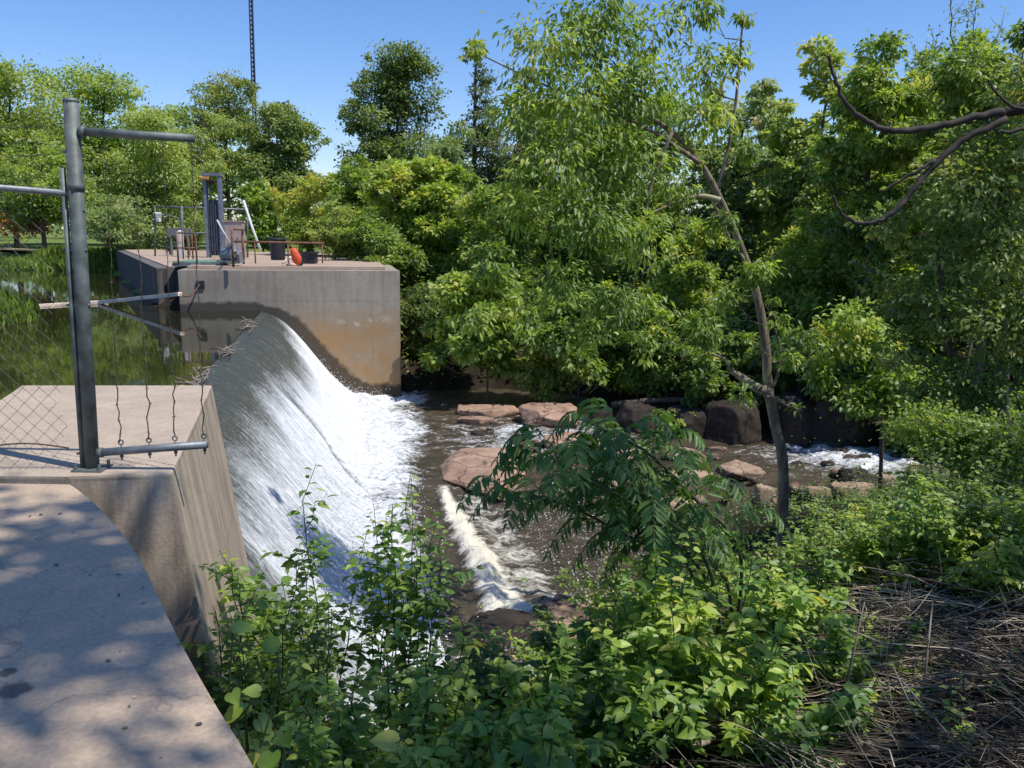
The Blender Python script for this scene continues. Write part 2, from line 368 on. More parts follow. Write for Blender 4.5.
def wav(P, scale):
    """cheap smooth noise, vectorised"""
    Q = P*scale; v = 0
    for i in range(14): v = v+np.sin(Q @ (_K[i]*(1+0.22*i))+_PH[i])/(1+0.22*i)
    return v/4.0

# ------------------------------------------------------------------ dam frame
C0 = np.array((-6.64, 17.35)); AX = np.array((-0.205, 0.979)); FL = np.array((0.979, 0.205))
def dam(u, s, z): 
    p = C0+AX*u+FL*s; return np.array((p[0], p[1], z))
U_PIER, S_END, S_UP = 16.19, 5.41, -3.2
ANG = math.atan2(FL[1], FL[0])
PROF = np.array([(-6, -1.60), (-1.2, -1.60), (-0.25, -1.605), (0, -1.66), (0.35, -1.78), (0.7, -2.0), (1.1, -2.38), (1.6, -2.98), (2.1, -3.65), (2.6, -4.28), (3.1, -4.82), (3.6, -5.12), (4.2, -5.22), (5.0, -5.25)])
def smooth_prof(s): 
    k = 0.12
    return (np.interp(s-k, PROF[:, 0], PROF[:, 1])+np.interp(s, PROF[:, 0], PROF[:, 1])+np.interp(s+k, PROF[:, 0], PROF[:, 1]))/3

# ------------------------------------------------------------------ terrain
NE = np.array([(-2.6, 9.4), (-1.3, 10.4), (0.2, 11.6), (1.5, 12.4), (2.3, 14), (3.3, 17), (5.0, 19.8), (9, 21.3), (16, 24.3), (30, 29), (60, 36)])
FE = np.array([(-4.4, 35.2), (-1, 37), (3, 35.5), (6, 31.5), (8, 29.6), (11, 29.3), (15, 30), (30, 35), (60, 44)])
RIVER = np.concatenate([NE, FE[::-1], [(-8.5, 35.0), (-4.0, 8.2)]])
pw = dam(U_PIER, S_UP, 0)[:2]
POND = np.array([(-4.0, 8.2), (-8.0, 34.6), (pw[0], pw[1]+.3), (-14.6, 34.4), (-29, 61), (-40, 63), (-60, 63), (-85, 61), (-130, 60), (-130, 9), (-30, 7.2), (-5.2, 7.6)])
def segdist(P, poly, closed=False):
    d = np.full(len(P), 1e9); n = len(poly)
    for i in range(n if closed else n-1):
        a, b = poly[i], poly[(i+1) % n]; ab = b-a
        t = np.clip(((P-a) @ ab)/(ab @ ab), 0, 1)
        d = np.minimum(d, np.linalg.norm(P-a-t[:, None]*ab, axis=1))
    return d
def inside(P, poly):
    r = np.zeros(len(P), bool); n = len(poly)
    for i in range(n):
        a, b = poly[i], poly[(i+1) % n]
        cnd = (a[1] > P[:, 1]) != (b[1] > P[:, 1])
        xx = (b[0]-a[0])*(P[:, 1]-a[1])/(b[1]-a[1]+1e-12)+a[0]
        r ^= cnd & (P[:, 0] < xx)
    return r
def H(x, y):
    P = np.stack([np.atleast_1d(np.asarray(x, float)), np.atleast_1d(np.asarray(y, float))], -1)
    dn, df, dp = segdist(P, NE), segdist(P, FE), segdist(P, POND, True)
    zn = np.interp(dn, [0, .6, 1.5, 4, 8, 11, 30], [-5.4, -4.85, -3.9, -2.35, -1.1, -.5, -.4])
    zn = zn+np.clip(P[:, 0]-1.5, 0, 6)*.11*np.clip(dn/4, 0, 1)
    zlow = np.interp(dn, [0, .6, 1.5, 4, 8, 11, 30], [-5.4, -5.05, -4.75, -3.9, -2.4, -1.2, -.3])
    tb = np.clip((P[:, 1]-8.5)/3.5, 0, 1); zn = zn*(1-tb)+zlow*tb
    zf = np.interp(df, [0, .5, 2, 5, 10, 20, 60, 200], [-5.4, -4.5, -3.5, -2.3, -.7, 0.1, .6, 2])
    zp = np.interp(dp, [0, .5, 2, 6, 20, 60, 200], [-1.7, -1.2, -.9, -.62, -.3, .6, 2])
    h = np.minimum(np.minimum(zn, zf), zp)
    P3 = np.concatenate([P, np.zeros((len(P), 1))], 1)
    h = h+0.10*wav(P3, 0.9)*np.clip(np.minimum(np.minimum(dn, df), dp)/2, 0, 1)
    ir, ip = inside(P, RIVER), inside(P, POND)
    h = np.where(ip, -1.7-np.minimum(1.2, .3*dp), h)
    h = np.where(ir, -5.4-np.minimum(.9, .5*np.minimum(dn, df)), h)
    sd, ud = (P-C0) @ FL, (P-C0) @ AX
    h = np.where((sd > -1.4) & (sd < 4.4) & (ud > -7.2) & (ud < U_PIER+.4), np.minimum(h, -6.2), h)
    return h
def h1(x, y): return float(H(x, y)[0])

xs = np.concatenate([np.linspace(-260, -14, 60), np.arange(-13.7, 20, .35), np.linspace(20.2, 260, 60)])
ys = np.concatenate([np.arange(-30, 0, 1.2), np.arange(0, 45, .35), np.linspace(45.3, 110, 44), np.linspace(113, 700, 40)])
X, Y = np.meshgrid(xs, ys); Z = H(X.ravel(), Y.ravel())
nx, ny = len(xs), len(ys)
i = (np.arange(ny-1)[:, None]*nx+np.arange(nx-1)[None]).ravel()
q = np.stack([i, i+1, i+nx+1, i+nx], -1)
P2 = np.stack([X.ravel(), Y.ravel()], -1)
lawn = np.clip((-6-P2[:, 0]-0*P2[:, 1])/3, 0, 1)*np.clip((P2[:, 1]-38)/3, 0, 1)
lawn = np.maximum(lawn, np.clip((P2[:, 1]-100)/20, 0, 1))
g = link('ground', np_mesh('ground', np.stack([X.ravel(), Y.ravel(), Z], -1), np.full(len(q), 4), q.ravel(), {'lawn': lawn}), M['ground'], None, True)
tag(g, kind='structure')

# pond, one level sheet
pp = np.array([(-4.6, 8.0), (*dam(-9.6, -0.9, 0)[:2],), (*dam(U_PIER+.3, -0.9, 0)[:2],), (-14.0, 34.6), (-28.6, 61.5), (-40, 64), (-85, 62.5), (-135, 62), (-135, 6), (-6, 6.4)])
pp = np.array([(-4.95, 8.3), tuple(dam(-9.3, -0.12, 0)[:2]), tuple(dam(U_PIER+.3, -0.12, 0)[:2]), (-13.6, 34.4), (-28.6, 61.5), (-40, 64.5), (-85, 63), (-135, 62), (-135, 6), (-6, 6.4)])
me = np_mesh('pond_water', np.concatenate([pp, np.full((len(pp), 1), -1.604)], 1), [len(pp)], np.arange(len(pp))[::-1])
tag(link('pond_water', me, M['pond']), kind='structure')
if me.polygons[0].normal.z < 0: me.flip_normals()

# chute water
us = np.linspace(-9.4, U_PIER+0.02, 330); ss = np.concatenate([np.linspace(-0.13, 0.4, 10), np.linspace(0.45, 4.5, 125)])
Uu, Sg = np.meshgrid(us, ss)
uf, sf = Uu.ravel(), Sg.ravel()
base = C0[None]+AX[None]*uf[:, None]+FL[None]*sf[:, None]
zz = smooth_prof(sf)
fl3 = np.stack([uf*3.2, sf*0.35, np.zeros_like(uf)], -1)
amp = np.clip((sf-0.15)/1.2, 0, 1)
zz = zz+amp*(0.05*wav(fl3, 1.0)+0.02*wav(fl3*np.array((3, 2.5, 1)), 1.3))+np.clip((sf-2.4)/1.2, 0, 1)*0.09*wav(np.stack([uf, sf, 0*uf], -1), 3.1)
# the nappe carries a fold where the broken far part meets the glassy near part
u_fold = 5.1-2.0*np.clip(sf-2.4, 0, 9)+.15*np.sin(sf*4)
fold = .75*np.exp(-((uf-u_fold)/0.30)**2)*np.clip((sf-1.0)/.5, 0, 1)*np.clip((4.1-sf)/.8, 0, 1)
zz = zz-0.15*fold*amp
v0 = np.interp(uf, [-9, -6.6, -6.0, -3.0, 1.0, 2.5, 5, 8, 10.5, 13, 16.2], [2.4, 1.8, 1.35, 1.25, 1.35, 1.15, 1.35, 1.75, 1.9, 1.35, 0.8])+.12*np.sin(uf*2.3)
foam = np.clip((sf-v0)/0.5*0.5+0.5, 0, 1)
foam = foam*np.interp(uf, [-7, 0, 4, 7], [.50, .50, .62, .68])+0.01+.11*np.clip(sf/1.1, 0, 1)*np.clip((sf-.3)/1.2, 0, 1)+0.16
foam = foam*(1-0.62*fold)
foam = np.where(uf < -6.2, foam*.75, foam)
foam = foam+np.exp(-((sf+0.0)/0.12)**2)*0.06
i = (np.arange(len(ss)-1)[:, None]*len(us)+np.arange(len(us)-1)[None]).ravel(); n_ = len(us)
q = np.stack([i, i+n_, i+n_+1, i+1], -1)
me = np_mesh('waterfall', np.concatenate([base, zz[:, None]], 1), np.full(len(q), 4), q.ravel(), {'foam': foam, 'flow': np.stack([uf, sf, 0*uf], -1)})
tag(link('falling_water', me, M['chute'], None, True), kind='structure')
# the weir body under the water
bm = bmesh.new()
prof = [(-1.4, -6.4)]+[(float(a), float(smooth_prof(np.array([a]))[0])-0.22) for a in (-1.4, -0.6, 0, 0.4, 0.8, 1.2, 1.7, 2.2, 2.7, 3.2, 3.7)]+[(4.6, -5.55), (4.6, -6.4)]
A_ = [bm.verts.new(dam(-9.2, s, z)) for s, z in prof]; B_ = [bm.verts.new(dam(U_PIER+.1, s, z)) for s, z in prof]
bm.faces.new(A_); bm.faces.new(B_[::-1])
for k_ in range(len(prof)): bm.faces.new((A_[k_], B_[k_], B_[(k_+1) % len(prof)], A_[(k_+1) % len(prof)]))
o = bm_obj('weir', bm, M['oldwall'])
tag(o, 'long concrete overflow weir under the falling water', 'weir')

# river surface
gx, gy = np.arange(-9, 40, .11), np.arange(8.2, 41, .11)
X, Y = np.meshgrid(gx, gy); P2 = np.stack([X.ravel(), Y.ravel()], -1)
S_ = (P2-C0) @ FL; U_ = (P2-C0) @ AX
hh = H(P2[:, 0], P2[:, 1])
ok = (hh < -5.0) & (S_ > 2.6) & ~((U_ > U_PIER+.6) & (S_ < S_END-.3))
okg = ok.reshape(X.shape)
P3 = np.stack([P2[:, 0], P2[:, 1], 0*S_], -1)
def sst(a, b, x): t = np.clip((x-a)/(b-a), 0, 1); return t*t*(3-2*t)
toe = (1-sst(3.5, 6.2, S_+0.7*wav(P3, 0.8)-0.10*np.clip(U_-3, 0, 20)))*sst(-8, -2, U_)
toe = np.maximum(toe, 0.50*(1-sst(4.0, 6.0, S_)))
sillm = sst(-6.2, -3.8, U_)*(1-sst(2.6, 4.2, U_))
sill = np.exp(-((S_-5.6-0.05*(3-U_))/(0.24+0.045*(3-U_)))**2)*sillm
sillw = np.exp(-((S_-6.3-0.08*(3-U_))/.7)**2)*sillm*0.5
rr = on(845, 458, -5.4)
rapid = np.exp(-(((P2[:, 0]-rr[0]-.3)/3.4)**2+((P2[:, 1]-rr[1])/2.0)**2))*0.75
rap2 = np.exp(-(((P2[:, 0]-1.0)/4.5)**2+((P2[:, 1]-28.0)/4.5)**2))*0.53
low = np.exp(-(((P2[:, 0]-0.2)/1.0)**2+((P2[:, 1]-12.3)/0.9)**2))*0.55
foam = np.maximum.reduce([toe*0.86, sill*1.05, sillw, rapid, rap2, low])+0.05
foam = foam*(1-0.65*np.exp(-((S_-5.1)/.32)**2)*sillm)
zz = np.full(len(P2), -5.24)-0.20*sst(5.3, 6.1, S_-0.0*U_)*sillm-0.10*sst(6, 10, S_)
zz = zz+(0.05+0.11*np.clip(foam, 0, 1))*wav(P3, 2.3)+0.02*wav(P3, 7)+0.09*np.clip(foam-.3, 0, 1)*wav(P3, 5)+0.05*np.clip(foam-.3, 0, 1)*wav(P3, 11)
zz = zz+sill*0.10-0.22*np.exp(-((S_-5.3)/.25)**2)*sillm+0.16*np.exp(-((S_-4.0)/.7)**2)
zz = np.where(P2[:, 1] < 14.5, np.minimum(zz, -5.36+0.03*wav(P3, 3)), zz)
fleck = sst(5.8, 7.5, S_)*(1-sst(10.5, 13, S_))*(1-sst(2.5, 6, U_))*.62+.0
tanv = np.clip(sill*.8+sillw*1.2, 0, 1)
idx = np.arange(len(P2)).reshape(X.shape)
keep = okg[:-1, :-1] | okg[1:, :-1] | okg[:-1, 1:] | okg[1:, 1:]
q = np.stack([idx[:-1, :-1][keep], idx[:-1, 1:][keep], idx[1:, 1:][keep], idx[1:, :-1][keep]], -1)
used = np.unique(q); rem = np.full(len(P2), -1); rem[used] = np.arange(len(used))
me = np_mesh('river_water', np.concatenate([P2, zz[:, None]], 1)[used], np.full(len(q), 4), rem[q].ravel(), {'foam': foam[used], 'fleck': fleck[used], 'tan': tanv[used]})
tag(link('river_water', me, M['river'], None, True), kind='structure')

# spray thrown up along the toe: countless droplets
n = 9000
u = rng.uniform(-6, U_PIER-.1, n); s = 3.4+rng.normal(0, .55, n)+rng.exponential(.35, n)*0.6
s = np.where(rng.random(n) < .12, rng.uniform(2.0, 3.4, n), s)
pz = smooth_prof(s)+0.03+rng.exponential(0.13, n)
P = np.concatenate([C0[None]+AX[None]*u[:, None]+FL[None]*s[:, None], pz[:, None]], 1)
T4 = np.array([(1, 1, 1), (1, -1, -1), (-1, 1, -1), (-1, -1, 1)])*0.6
V = (P[:, None]+T4[None]*rng.uniform(.006, .022, n)[:, None, None]).reshape(-1, 3)
tri = (np.array([0, 1, 2, 0, 3, 1, 0, 2, 3, 1, 3, 2])[None]+4*np.arange(n)[:, None]).ravel()
o = link('spray', np_mesh('spray', V, np.full(4*n, 3), tri), M['spray'])
tag(o, 'white spray droplets along the foot of the falls', 'spray', kind='stuff')

# ------------------------------------------------------------------ concrete works
def spline(pts, n=24):
    p = np.asarray(pts, float); t = np.arange(len(p)); out = []
    for k_ in range(len(p)-1):
        p0, p1, p2, p3 = p[max(k_-1, 0)], p[k_], p[k_+1], p[min(k_+2, len(p)-1)]
        for a in np.linspace(0, 1, n, endpoint=False):
            out.append(0.5*((2*p1)+(-p0+p2)*a+(2*p0-5*p1+4*p2-p3)*a*a+(-p0+3*p1-3*p2+p3)*a**3))
    out.append(p[-1]); return np.array(out)
edge = spline([on(70, 484, 0)[:2], on(100, 509, 0)[:2], on(135, 552, 0)[:2], on(176, 634, 0)[:2], on(212, 699, 0)[:2], on(254, 768, 0)[:2], (-0.25, 1.5), (0.45, 0.3), (0.9, -1.2), (1.2, -3.5)], 6)
poly = [tuple(p) for p in edge]+[(-6, -3.5), (-6.2, 3.0), (-5.2, 5.17)]
bm = bmesh.new(); add_prism(bm, poly[::-1], -1.1, 0.0)
o = bm_obj('walkway', bm, M['walk'], None, 0.012); tag(o, kind='structure')

FLp, FR, BR, BL, LL = on(68, 482, 0)[:2], on(172, 478, 0)[:2], on(212, 388, 0)[:2], on(22, 388, 0)[:2], on(0, 405, 0)[:2]
poly = [tuple(FR), tuple(BR), tuple(BL), tuple(LL), (-5.2, 5.19), (FLp[0]-.02, FLp[1]+.02)]
sh = [(0.88, -.10), (0.88, .05), (0, 0), (0, 0), (0, 0), (0, -.05)]
bm = bmesh.new(); add_prism(bm, poly, -6.0, 0.03, sh)
o = bm_obj('abutment', bm, M['slab'], None, 0.018)
tag(o, 'sunlit concrete abutment block with sloping streaked face beside the chute', 'abutment')

# far pier: gridded front face so that stains follow the water
bm = bmesh.new()
add_prism(bm, [tuple(dam(U_PIER, S_UP, 0)[:2]), tuple(dam(U_PIER, S_END, 0)[:2]), tuple(dam(U_PIER+7.5, S_END, 0)[:2]), tuple(dam(U_PIER+7.5, S_UP, 0)[:2])], -6.5, 0.0)
bmesh.ops.bevel(bm, geom=list(bm.edges), offset=0.03, segments=2, affect='EDGES')
for nrm, step in ((Vector((FL[0], FL[1], 0)), 0.14), (Vector((0, 0, 1)), 0.14)):
    lo, hi = (S_UP, S_END) if nrm.z == 0 else (-6.5, 0)
    k_ = lo+step
    while k_ < hi-.02:
        co = Vector(dam(U_PIER, k_, -1)) if nrm.z == 0 else Vector((0, 0, k_))
        bmesh.ops.bisect_plane(bm, geom=list(bm.verts)+list(bm.edges)+list(bm.faces), plane_co=co, plane_no=nrm); k_ += step
o = bm_obj('pier', bm, M['pier']); me = o.data
co = np.empty(len(me.vertices)*3, np.float32); me.vertices.foreach_get('co', co); co = co.reshape(-1, 3)
S_ = (co[:, :2]-C0) @ FL
wl = np.where(S_ < 0, -1.6, smooth_prof(np.clip(S_, 0, 5)))
dz = co[:, 2]-wl
band = np.interp(S_, [-4, -0.5, 0.2, 1.5, 2.8, 4.0, 5.4], [0.30, 0.35, .28, 0.75, 0.95, 0.55, 0.5])
wet = np.clip(1-dz/(band*2.0), 0, 1)
rust = np.clip((-1.3-co[:, 2])/1.2, 0, 1)*np.clip((S_-0.2)/1.0, 0, 1)
eff = np.exp(-((co[:, 2]+2.05+0.1*np.sin(S_*2.2))/.07)**2)*np.clip((S_-2.4)/.6, 0, 1)+0.8*np.exp(-((co[:, 2]+1.25)/.03)**2)*np.exp(-((S_-3.2)/.4)**2)
for nm, v in (('wet', wet), ('rust', rust), ('efflo', np.clip(eff, 0, 1))):
    a = me.attributes.new(nm, 'FLOAT', 'POINT'); a.data.foreach_set('value', np.asarray(v, np.float32))
tag(o, 'tall concrete pier wall with brown stains at the far end of the falls', 'pier')
bm = bmesh.new()
add_prism(bm, [tuple(dam(U_PIER+.75, S_UP+.25, 0)[:2]), tuple(dam(U_PIER+.75, S_END-.55, 0)[:2]), tuple(dam(U_PIER+7.2, S_END-.55, 0)[:2]), tuple(dam(U_PIER+7.2, S_UP+.25, 0)[:2])], 0.003, 0.14)
o = bm_obj('deck', bm, M['deck'], None, 0.015); tag(o, kind='structure')
bm = bmesh.new()
add_prism(bm, [(-14.65, 34.3), (-9.2, 40.5), (-7.5, 52), (-14, 58), (-28.2, 61.5), (-28.8, 60.7)], -3.0, -0.02)
o = bm_obj('retaining_wall', bm, M['oldwall'], None, 0.03)
tag(o, 'dark low concrete bank wall holding the yard beside the pond', 'wall')
bm = bmesh.new()
add_prism(bm, [(-14.35, 34.8), (-9.5, 40.7), (-7.8, 52), (-14, 57.6), (-27.9, 61.2), (-28.2, 60.6)], -0.017, 0.025)
o = bm_obj('pavement', bm, M['deck']); tag(o, kind='structure')

# ------------------------------------------------------------------ post with barbed barrier over the spillway edge
YP = 5.42
pb, pt = at(93, 476, YP), at(71, 101, YP)
pb[2] = 0.03
root = empty('barrier_post', pb, 'grey pipe post with two side arms strung with barbed wires over the spillway', 'barrier')
tube('post', [pb, pb+(pt-pb)*.5, pt], 0.046, M['galv'], root, 14)
bm = bmesh.new(); bmesh.ops.create_uvsphere(bm, u_segments=14, v_segments=7, radius=0.05, matrix=Matrix.Translation(Vector(pt)) @ Matrix.Diagonal((1, 1, .45, 1)))
bm_obj('post_cap', bm, M['galv'], root, 0, True)
bm = bmesh.new(); add_box(bm, (pb[0], pb[1], 0.037), (0.2, 0.18, 0.012))
for dx in (-.08, .08):
    for dy in (-.065, .065): bmesh.ops.create_cone(bm, segments=6, radius1=.011, radius2=.011, depth=.035, cap_ends=True, matrix=Matrix.Translation((pb[0]+dx, pb[1]+dy, 0.06)))
bm_obj('base_plate', bm, M['galv'], root)
a0, a1 = at(76, 131, YP), at(194, 138.5, YP)
tube('upper_arm', [a0, a1], 0.026, M['galv'], root, 12)
b0, b1 = at(94, 453, YP), at(207, 444.5, YP)
tube('lower_arm', [b0, b1], 0.027, M['galv_light'], root, 12)
for q3, dd in ((a0, (a1-a0)), (b0, (b1-b0))):
    dd = dd/np.linalg.norm(dd); tube('collar', [q3+dd*.025, q3+dd*.06], .034, M['galv'], root, 12)
tube('collar', [pb+(pt-pb)*.77, pb+(pt-pb)*.79], .051, M['galv'], root, 14)
for (xt, xb) in ((103, 121.5), (133, 149.5), (162, 175.5), (191, 204.5)):
    tt = a0+(a1-a0)*(xt-76)/118.0-np.array((0, 0, .02)); bb = b0+(b1-b0)*(xb-94)/113.0+np.array((0, 0, .062))
    pts = [tt+(bb-tt)*a+np.append(rng.normal(0, .0035 if a < .7 else .007, 2), 0) for a in np.linspace(0, 1, 40)]
    t = Tubes(); t.add(pts, [0.0026]*26+[0.0042]*14, 5)
    for k_ in range(2, 39, 2):
        for _ in range(2):
            d = rng.normal(size=3); d /= np.linalg.norm(d); t.add([pts[k_]-d*.014, pts[k_]+d*.014], .0017, 4)
    t.build('wire', M['rust_wire'], root)
    e = bb-np.array((0, 0, .062)); t = Tubes()
    t.add([e-np.array((0, 0, .065)), e+np.array((0, 0, .045))], .0055, 6)
    th = np.linspace(0, 2*math.pi, 13); t.add([e+np.array((math.cos(a)*.016, 0, .06+math.sin(a)*.016)) for a in th], .005, 5)
    t.add([e-np.array((0, 0, .045)), e-np.array((0, 0, .03))], .012, 6)
    t.build('eye_bolt', M['galv'], root)

# chain link fence going left from the post
f0, f1 = np.array((pb[0]-.075, YP, 0.03)), np.array((-6.0, 5.1, 0.03))
root = empty('chain_link_fence', (f0+f1)/2, 'chain link fence with pale top rail left of the pipe post', 'fence')
r0, r1 = at(76, 194, YP), at(-260, 166, 5.15)
tube('top_rail', [r0, r1], 0.021, M['galv_light'], root, 12)
tb, tt = at(84, 480, YP-.01), at(62.5, 168, YP-.01)
tube('gate_stile', [tb, tt], 0.017, M['galv'], root, 10)
for py in (208, 246, 300, 452):
    pz = tb+(tt-tb)*(480-py)/312.; tube('clamp', [pz+np.array((-.035, 0, 0)), pz+np.array((.12, 0.0, .002))], .009, M['galv'], root, 6)
t = Tubes(); cell = 0.052; W_ = 3.0; Hh = 1.95
dirx = (f1-f0)/np.linalg.norm(f1-f0); fdir = lambda a, z: f0+dirx*a+np.array((-.03*z/1.9, 0, z))+np.array((-.05+.0*a, 0, 0))
for sgn in (1, -1):
    k_ = -Hh
    while k_ < W_+Hh:
        pts = []
        for z in np.arange(0.0, Hh+.01, .0749):
            a = k_+sgn*z if sgn > 0 else k_+Hh-z
            if 0 <= a <= W_: pts.append(fdir(a, z)+np.array((0, .004*(1 if len(pts) % 2 else -1), 0)))
        if len(pts) > 1: t.add(pts, .0017, 3, False)
        k_ += cell*2
o = t.build('wire_mesh', M['wire'], root)
tube('bottom_wire', [fdir(a, .14+.04*math.sin(a*5)) for a in np.linspace(0.02, 1.5, 16)], .006, M['rust_wire'], root, 6)
for py in (122, 152):
    p0 = at(75, py, YP); t = Tubes()
    box('bracket', at(72 if py < 130 else 68, py, YP), (.05, .06, .022), M['galv'], root, 0, .003)
    p1 = at(-200, py+ (8 if py < 130 else 2), 5.2)
    pts = [p0+(p1-p0)*a+np.array((0, 0, -.02*math.sin(a*7)))+rng.normal(0, .003, 3) for a in np.linspace(0, 1, 40)]
    t.add(pts, .0024, 4)
    for k_ in range(1, 39, 2):
        d = rng.normal(size=3); d /= np.linalg.norm(d); t.add([pts[k_]-d*.018, pts[k_]+d*.018], .0016, 4)
    t.build('barbed_wire', M['rust_wire'], root)

# ------------------------------------------------------------------ floating boom timbers and chain
zl = -1.56
e0 = at(180, 294, 31.6); e1 = np.array((*on(98, 303.5, -1.6)[:2], -1.57))
def timber(name, p, q, wd, label, mat):
    bm = bmesh.new(); L = np.linalg.norm(q-p); d = Vector(q-p).normalized()
    mt = Matrix.Translation(Vector((p+q)/2)) @ d.to_track_quat('X', 'Z').to_matrix().to_4x4() @ Matrix.Diagonal((L, wd, wd*.8, 1))
    bmesh.ops.create_cube(bm, size=1, matrix=mt)
    bmesh.ops.subdivide_edges(bm, edges=[e for e in bm.edges if abs((e.verts[0].co-e.verts[1].co).normalized().dot(d)) > .9], cuts=14, use_grid_fill=True)
    for v in bm.verts: v.co += Vector((fbm(v.co.x*2, v.co.y*2, v.co.z*9), fbm(v.co.x*2+9, v.co.y*2, v.co.z*9), fbm(v.co.x*2, v.co.y*2+5, v.co.z)*.6))*wd*.25
    return tag(bm_obj(name, bm, mat, None, .015), label, 'timber', 'boom timbers floating on the pond')
timber('boom_timber', e0, e1, .18, 'long pale boom timber whose chained end is lifted towards the far pier', M['wood_pale'])
timber('boom_timber', np.array((*on(108, 303.5, -1.6)[:2], -1.57)), np.array((*on(84, 303.8, -1.6)[:2], -1.57)), .22, 'short pale boom timber lying flat just right of the pipe post', M['wood_pale'])
timber('boom_timber', np.array((*on(76, 304.2, -1.6)[:2], -1.58)), np.array((*on(38, 306.5, -1.6)[:2], -1.58)), .18, 'thin pale boom timber left of the pipe post, near the reeds', M['wood_pale'])
def on_pier(px, py):
    for Yq in np.linspace(28, 38, 1000):
        p = at(px, py, Yq)
        if (p[:2]-C0) @ AX > U_PIER-.04: return p
ch = on_pier(199.5, 284.5)
t = Tubes(); N_ = 18
for k_ in range(N_):
    a = k_/N_; p = e0+(ch-e0)*a; p[2] -= .25*math.sin(a*math.pi); q2 = e0+(ch-e0)*(a+.75/N_); q2[2] -= .25*math.sin((a+.75/N_)*math.pi)
    t.add([p, q2], .035, 5)
o = t.build('chain', M['rust']); tag(o, 'rusty chain from the boom timber up to the far pier', 'chain')
o = box('anchor_plate', ch+np.array((.03, .02, .0)), (.30, .08, .3), M['black'], None, ANG, .01); tag(o, 'dark steel anchor plate bolted to the far pier above the pond', 'anchor')

# ------------------------------------------------------------------ sluice gear on the far deck
ga = ANG
G0 = on(216, 257.5, 0.03); kx = G0[1]/FPX/math.cos(PITCH)*1.0
def gx_(px): return (px-216)*kx
def gz_(py): return 0.03+(258-py)*kx
root = empty('sluice_gate', G0, 'tall blue-grey sluice gate frame with orange motor on top', 'sluice gate')
for px in (209.2, 223.2):
    bm = bmesh.new(); zt = gz_(178); add_box(bm, (G0[0]+gx_(px), G0[1], zt/2), (.10, .26, zt)); 
    add_box(bm, (G0[0]+gx_(px), G0[1]-.14, zt/2-.03), (.17, .02, zt-.06)); add_box(bm, (G0[0]+gx_(px), G0[1]+.14, zt/2-.03), (.17, .02, zt-.06))
    bm_obj('upright', bm, M['steel_blue'], root)
box('head_beam', (G0[0], G0[1]-.02, gz_(179.5)), (gx_(225.5)-gx_(207.5), .34, .16), M['steel_blue'], root, 0, .01)
box('cross_beam', (G0[0], G0[1]+.02, gz_(186.5)), (gx_(222.3)-gx_(210.2), .2, .10), M['steel_dark'], root, 0, .01)
bm = bmesh.new(); add_box(bm, (G0[0]+gx_(211.2), G0[1]-.2, gz_(183)), (.32, .22, .14)); bmesh.ops.create_cone(bm, segments=14, radius1=.09, radius2=.07, depth=.34, cap_ends=True, matrix=Matrix.Translation((G0[0]+gx_(209), G0[1]-.22, gz_(183))) @ Matrix.Rotation(R(90), 4, 'Y'))
bm_obj('motor', bm, M['orange'], root, .012)
bm = bmesh.new(); bmesh.ops.create_cone(bm, segments=18, radius1=.10, radius2=.22, depth=.22, cap_ends=True, matrix=Matrix.Translation((G0[0]+gx_(215.5), G0[1]-.1, gz_(187.5))))
bm_obj('gearbox', bm, M['black'], root, .01)
tube('lifting_screw', [(G0[0]+gx_(214.5), G0[1]-.05, gz_(189)), (G0[0]+gx_(214.5), G0[1]-.05, gz_(205))], .035, M['steel_dark'], root, 8)
bm = bmesh.new(); zt = gz_(203.5); add_box(bm, (G0[0]+gx_(216), G0[1]+.03, zt/2+.08), (gx_(222)-gx_(210.6), .06, zt-.12))
for k_ in range(5): add_box(bm, (G0[0]+gx_(211.4+k_*2.3), G0[1]-.04, zt/2+.08), (.07, .09, zt-.12-(k_ % 2)*.5))
bm_obj('gate_leaf', bm, M['steel_dark'], root)
# cabinet
p = on(235.5, 258, .14); k_ = p[1]/FPX
root = empty('control_cabinet', p, 'beige metal control cabinet right of the sluice gate', 'cabinet')
box('cabinet_body', (p[0], p[1], .14+17.5*k_), (18*k_, .7, 35*k_), M['cabinet'], root, .1, .02)
box('cabinet_roof', (p[0], p[1], .14+35.6*k_), (19.5*k_, .8, .06), M['cabinet'], root, .1, .01)
box('cabinet_door', (p[0]+.02, p[1]-.37, .14+17*k_), (14.5*k_, .03, 30*k_), M['cabinet'], root, .1, .008)
box('handle', (p[0]+5*k_, p[1]-.41, .14+18*k_), (.05, .05, .16), M['galv'], root, .1, .004)
# platform with rails
p = on(210, 262, .2); k_ = p[1]/FPX
root = empty('gate_platform', p, 'pale green platform with open rails in front of the sluice gate', 'platform')
box('platform_deck', (p[0], p[1]-.3, .22), (50*k_, 2.2, .09), M['green_paint'], root, .08, .01)
bm = bmesh.new()
for a in np.linspace(-.9, .9, 4): add_box(bm, (p[0]+a*25*k_, p[1]-1.2, .13), (.12, .1, .10))
add_box(bm, (p[0], p[1]-1.42, .13), (48*k_, .06, .12)); bm_obj('platform_frame', bm, M['grey'], root)
for px, top in ((178.5, 231), (183.5, 234), (188.5, 233), (193, 234), (197, 232)):
    q2 = on(px, 264 if px in (178.5, 197) else 259, .2); kk = q2[1]/FPX
    tube('rail_post', [q2, q2+np.array((0, 0, (262-top)*kk))], .035, M['rust'], root, 8)
for py in (233, 248):
    l0 = at(178, py, p[1]-1); l1 = at(207 if py < 240 else 198, py, p[1]-1); tube('rail', [l0, l1], .03, M['galv'] if py < 240 else M['rust'], root, 8)
q2 = on(181.5, 258, .2); kk = q2[1]/FPX
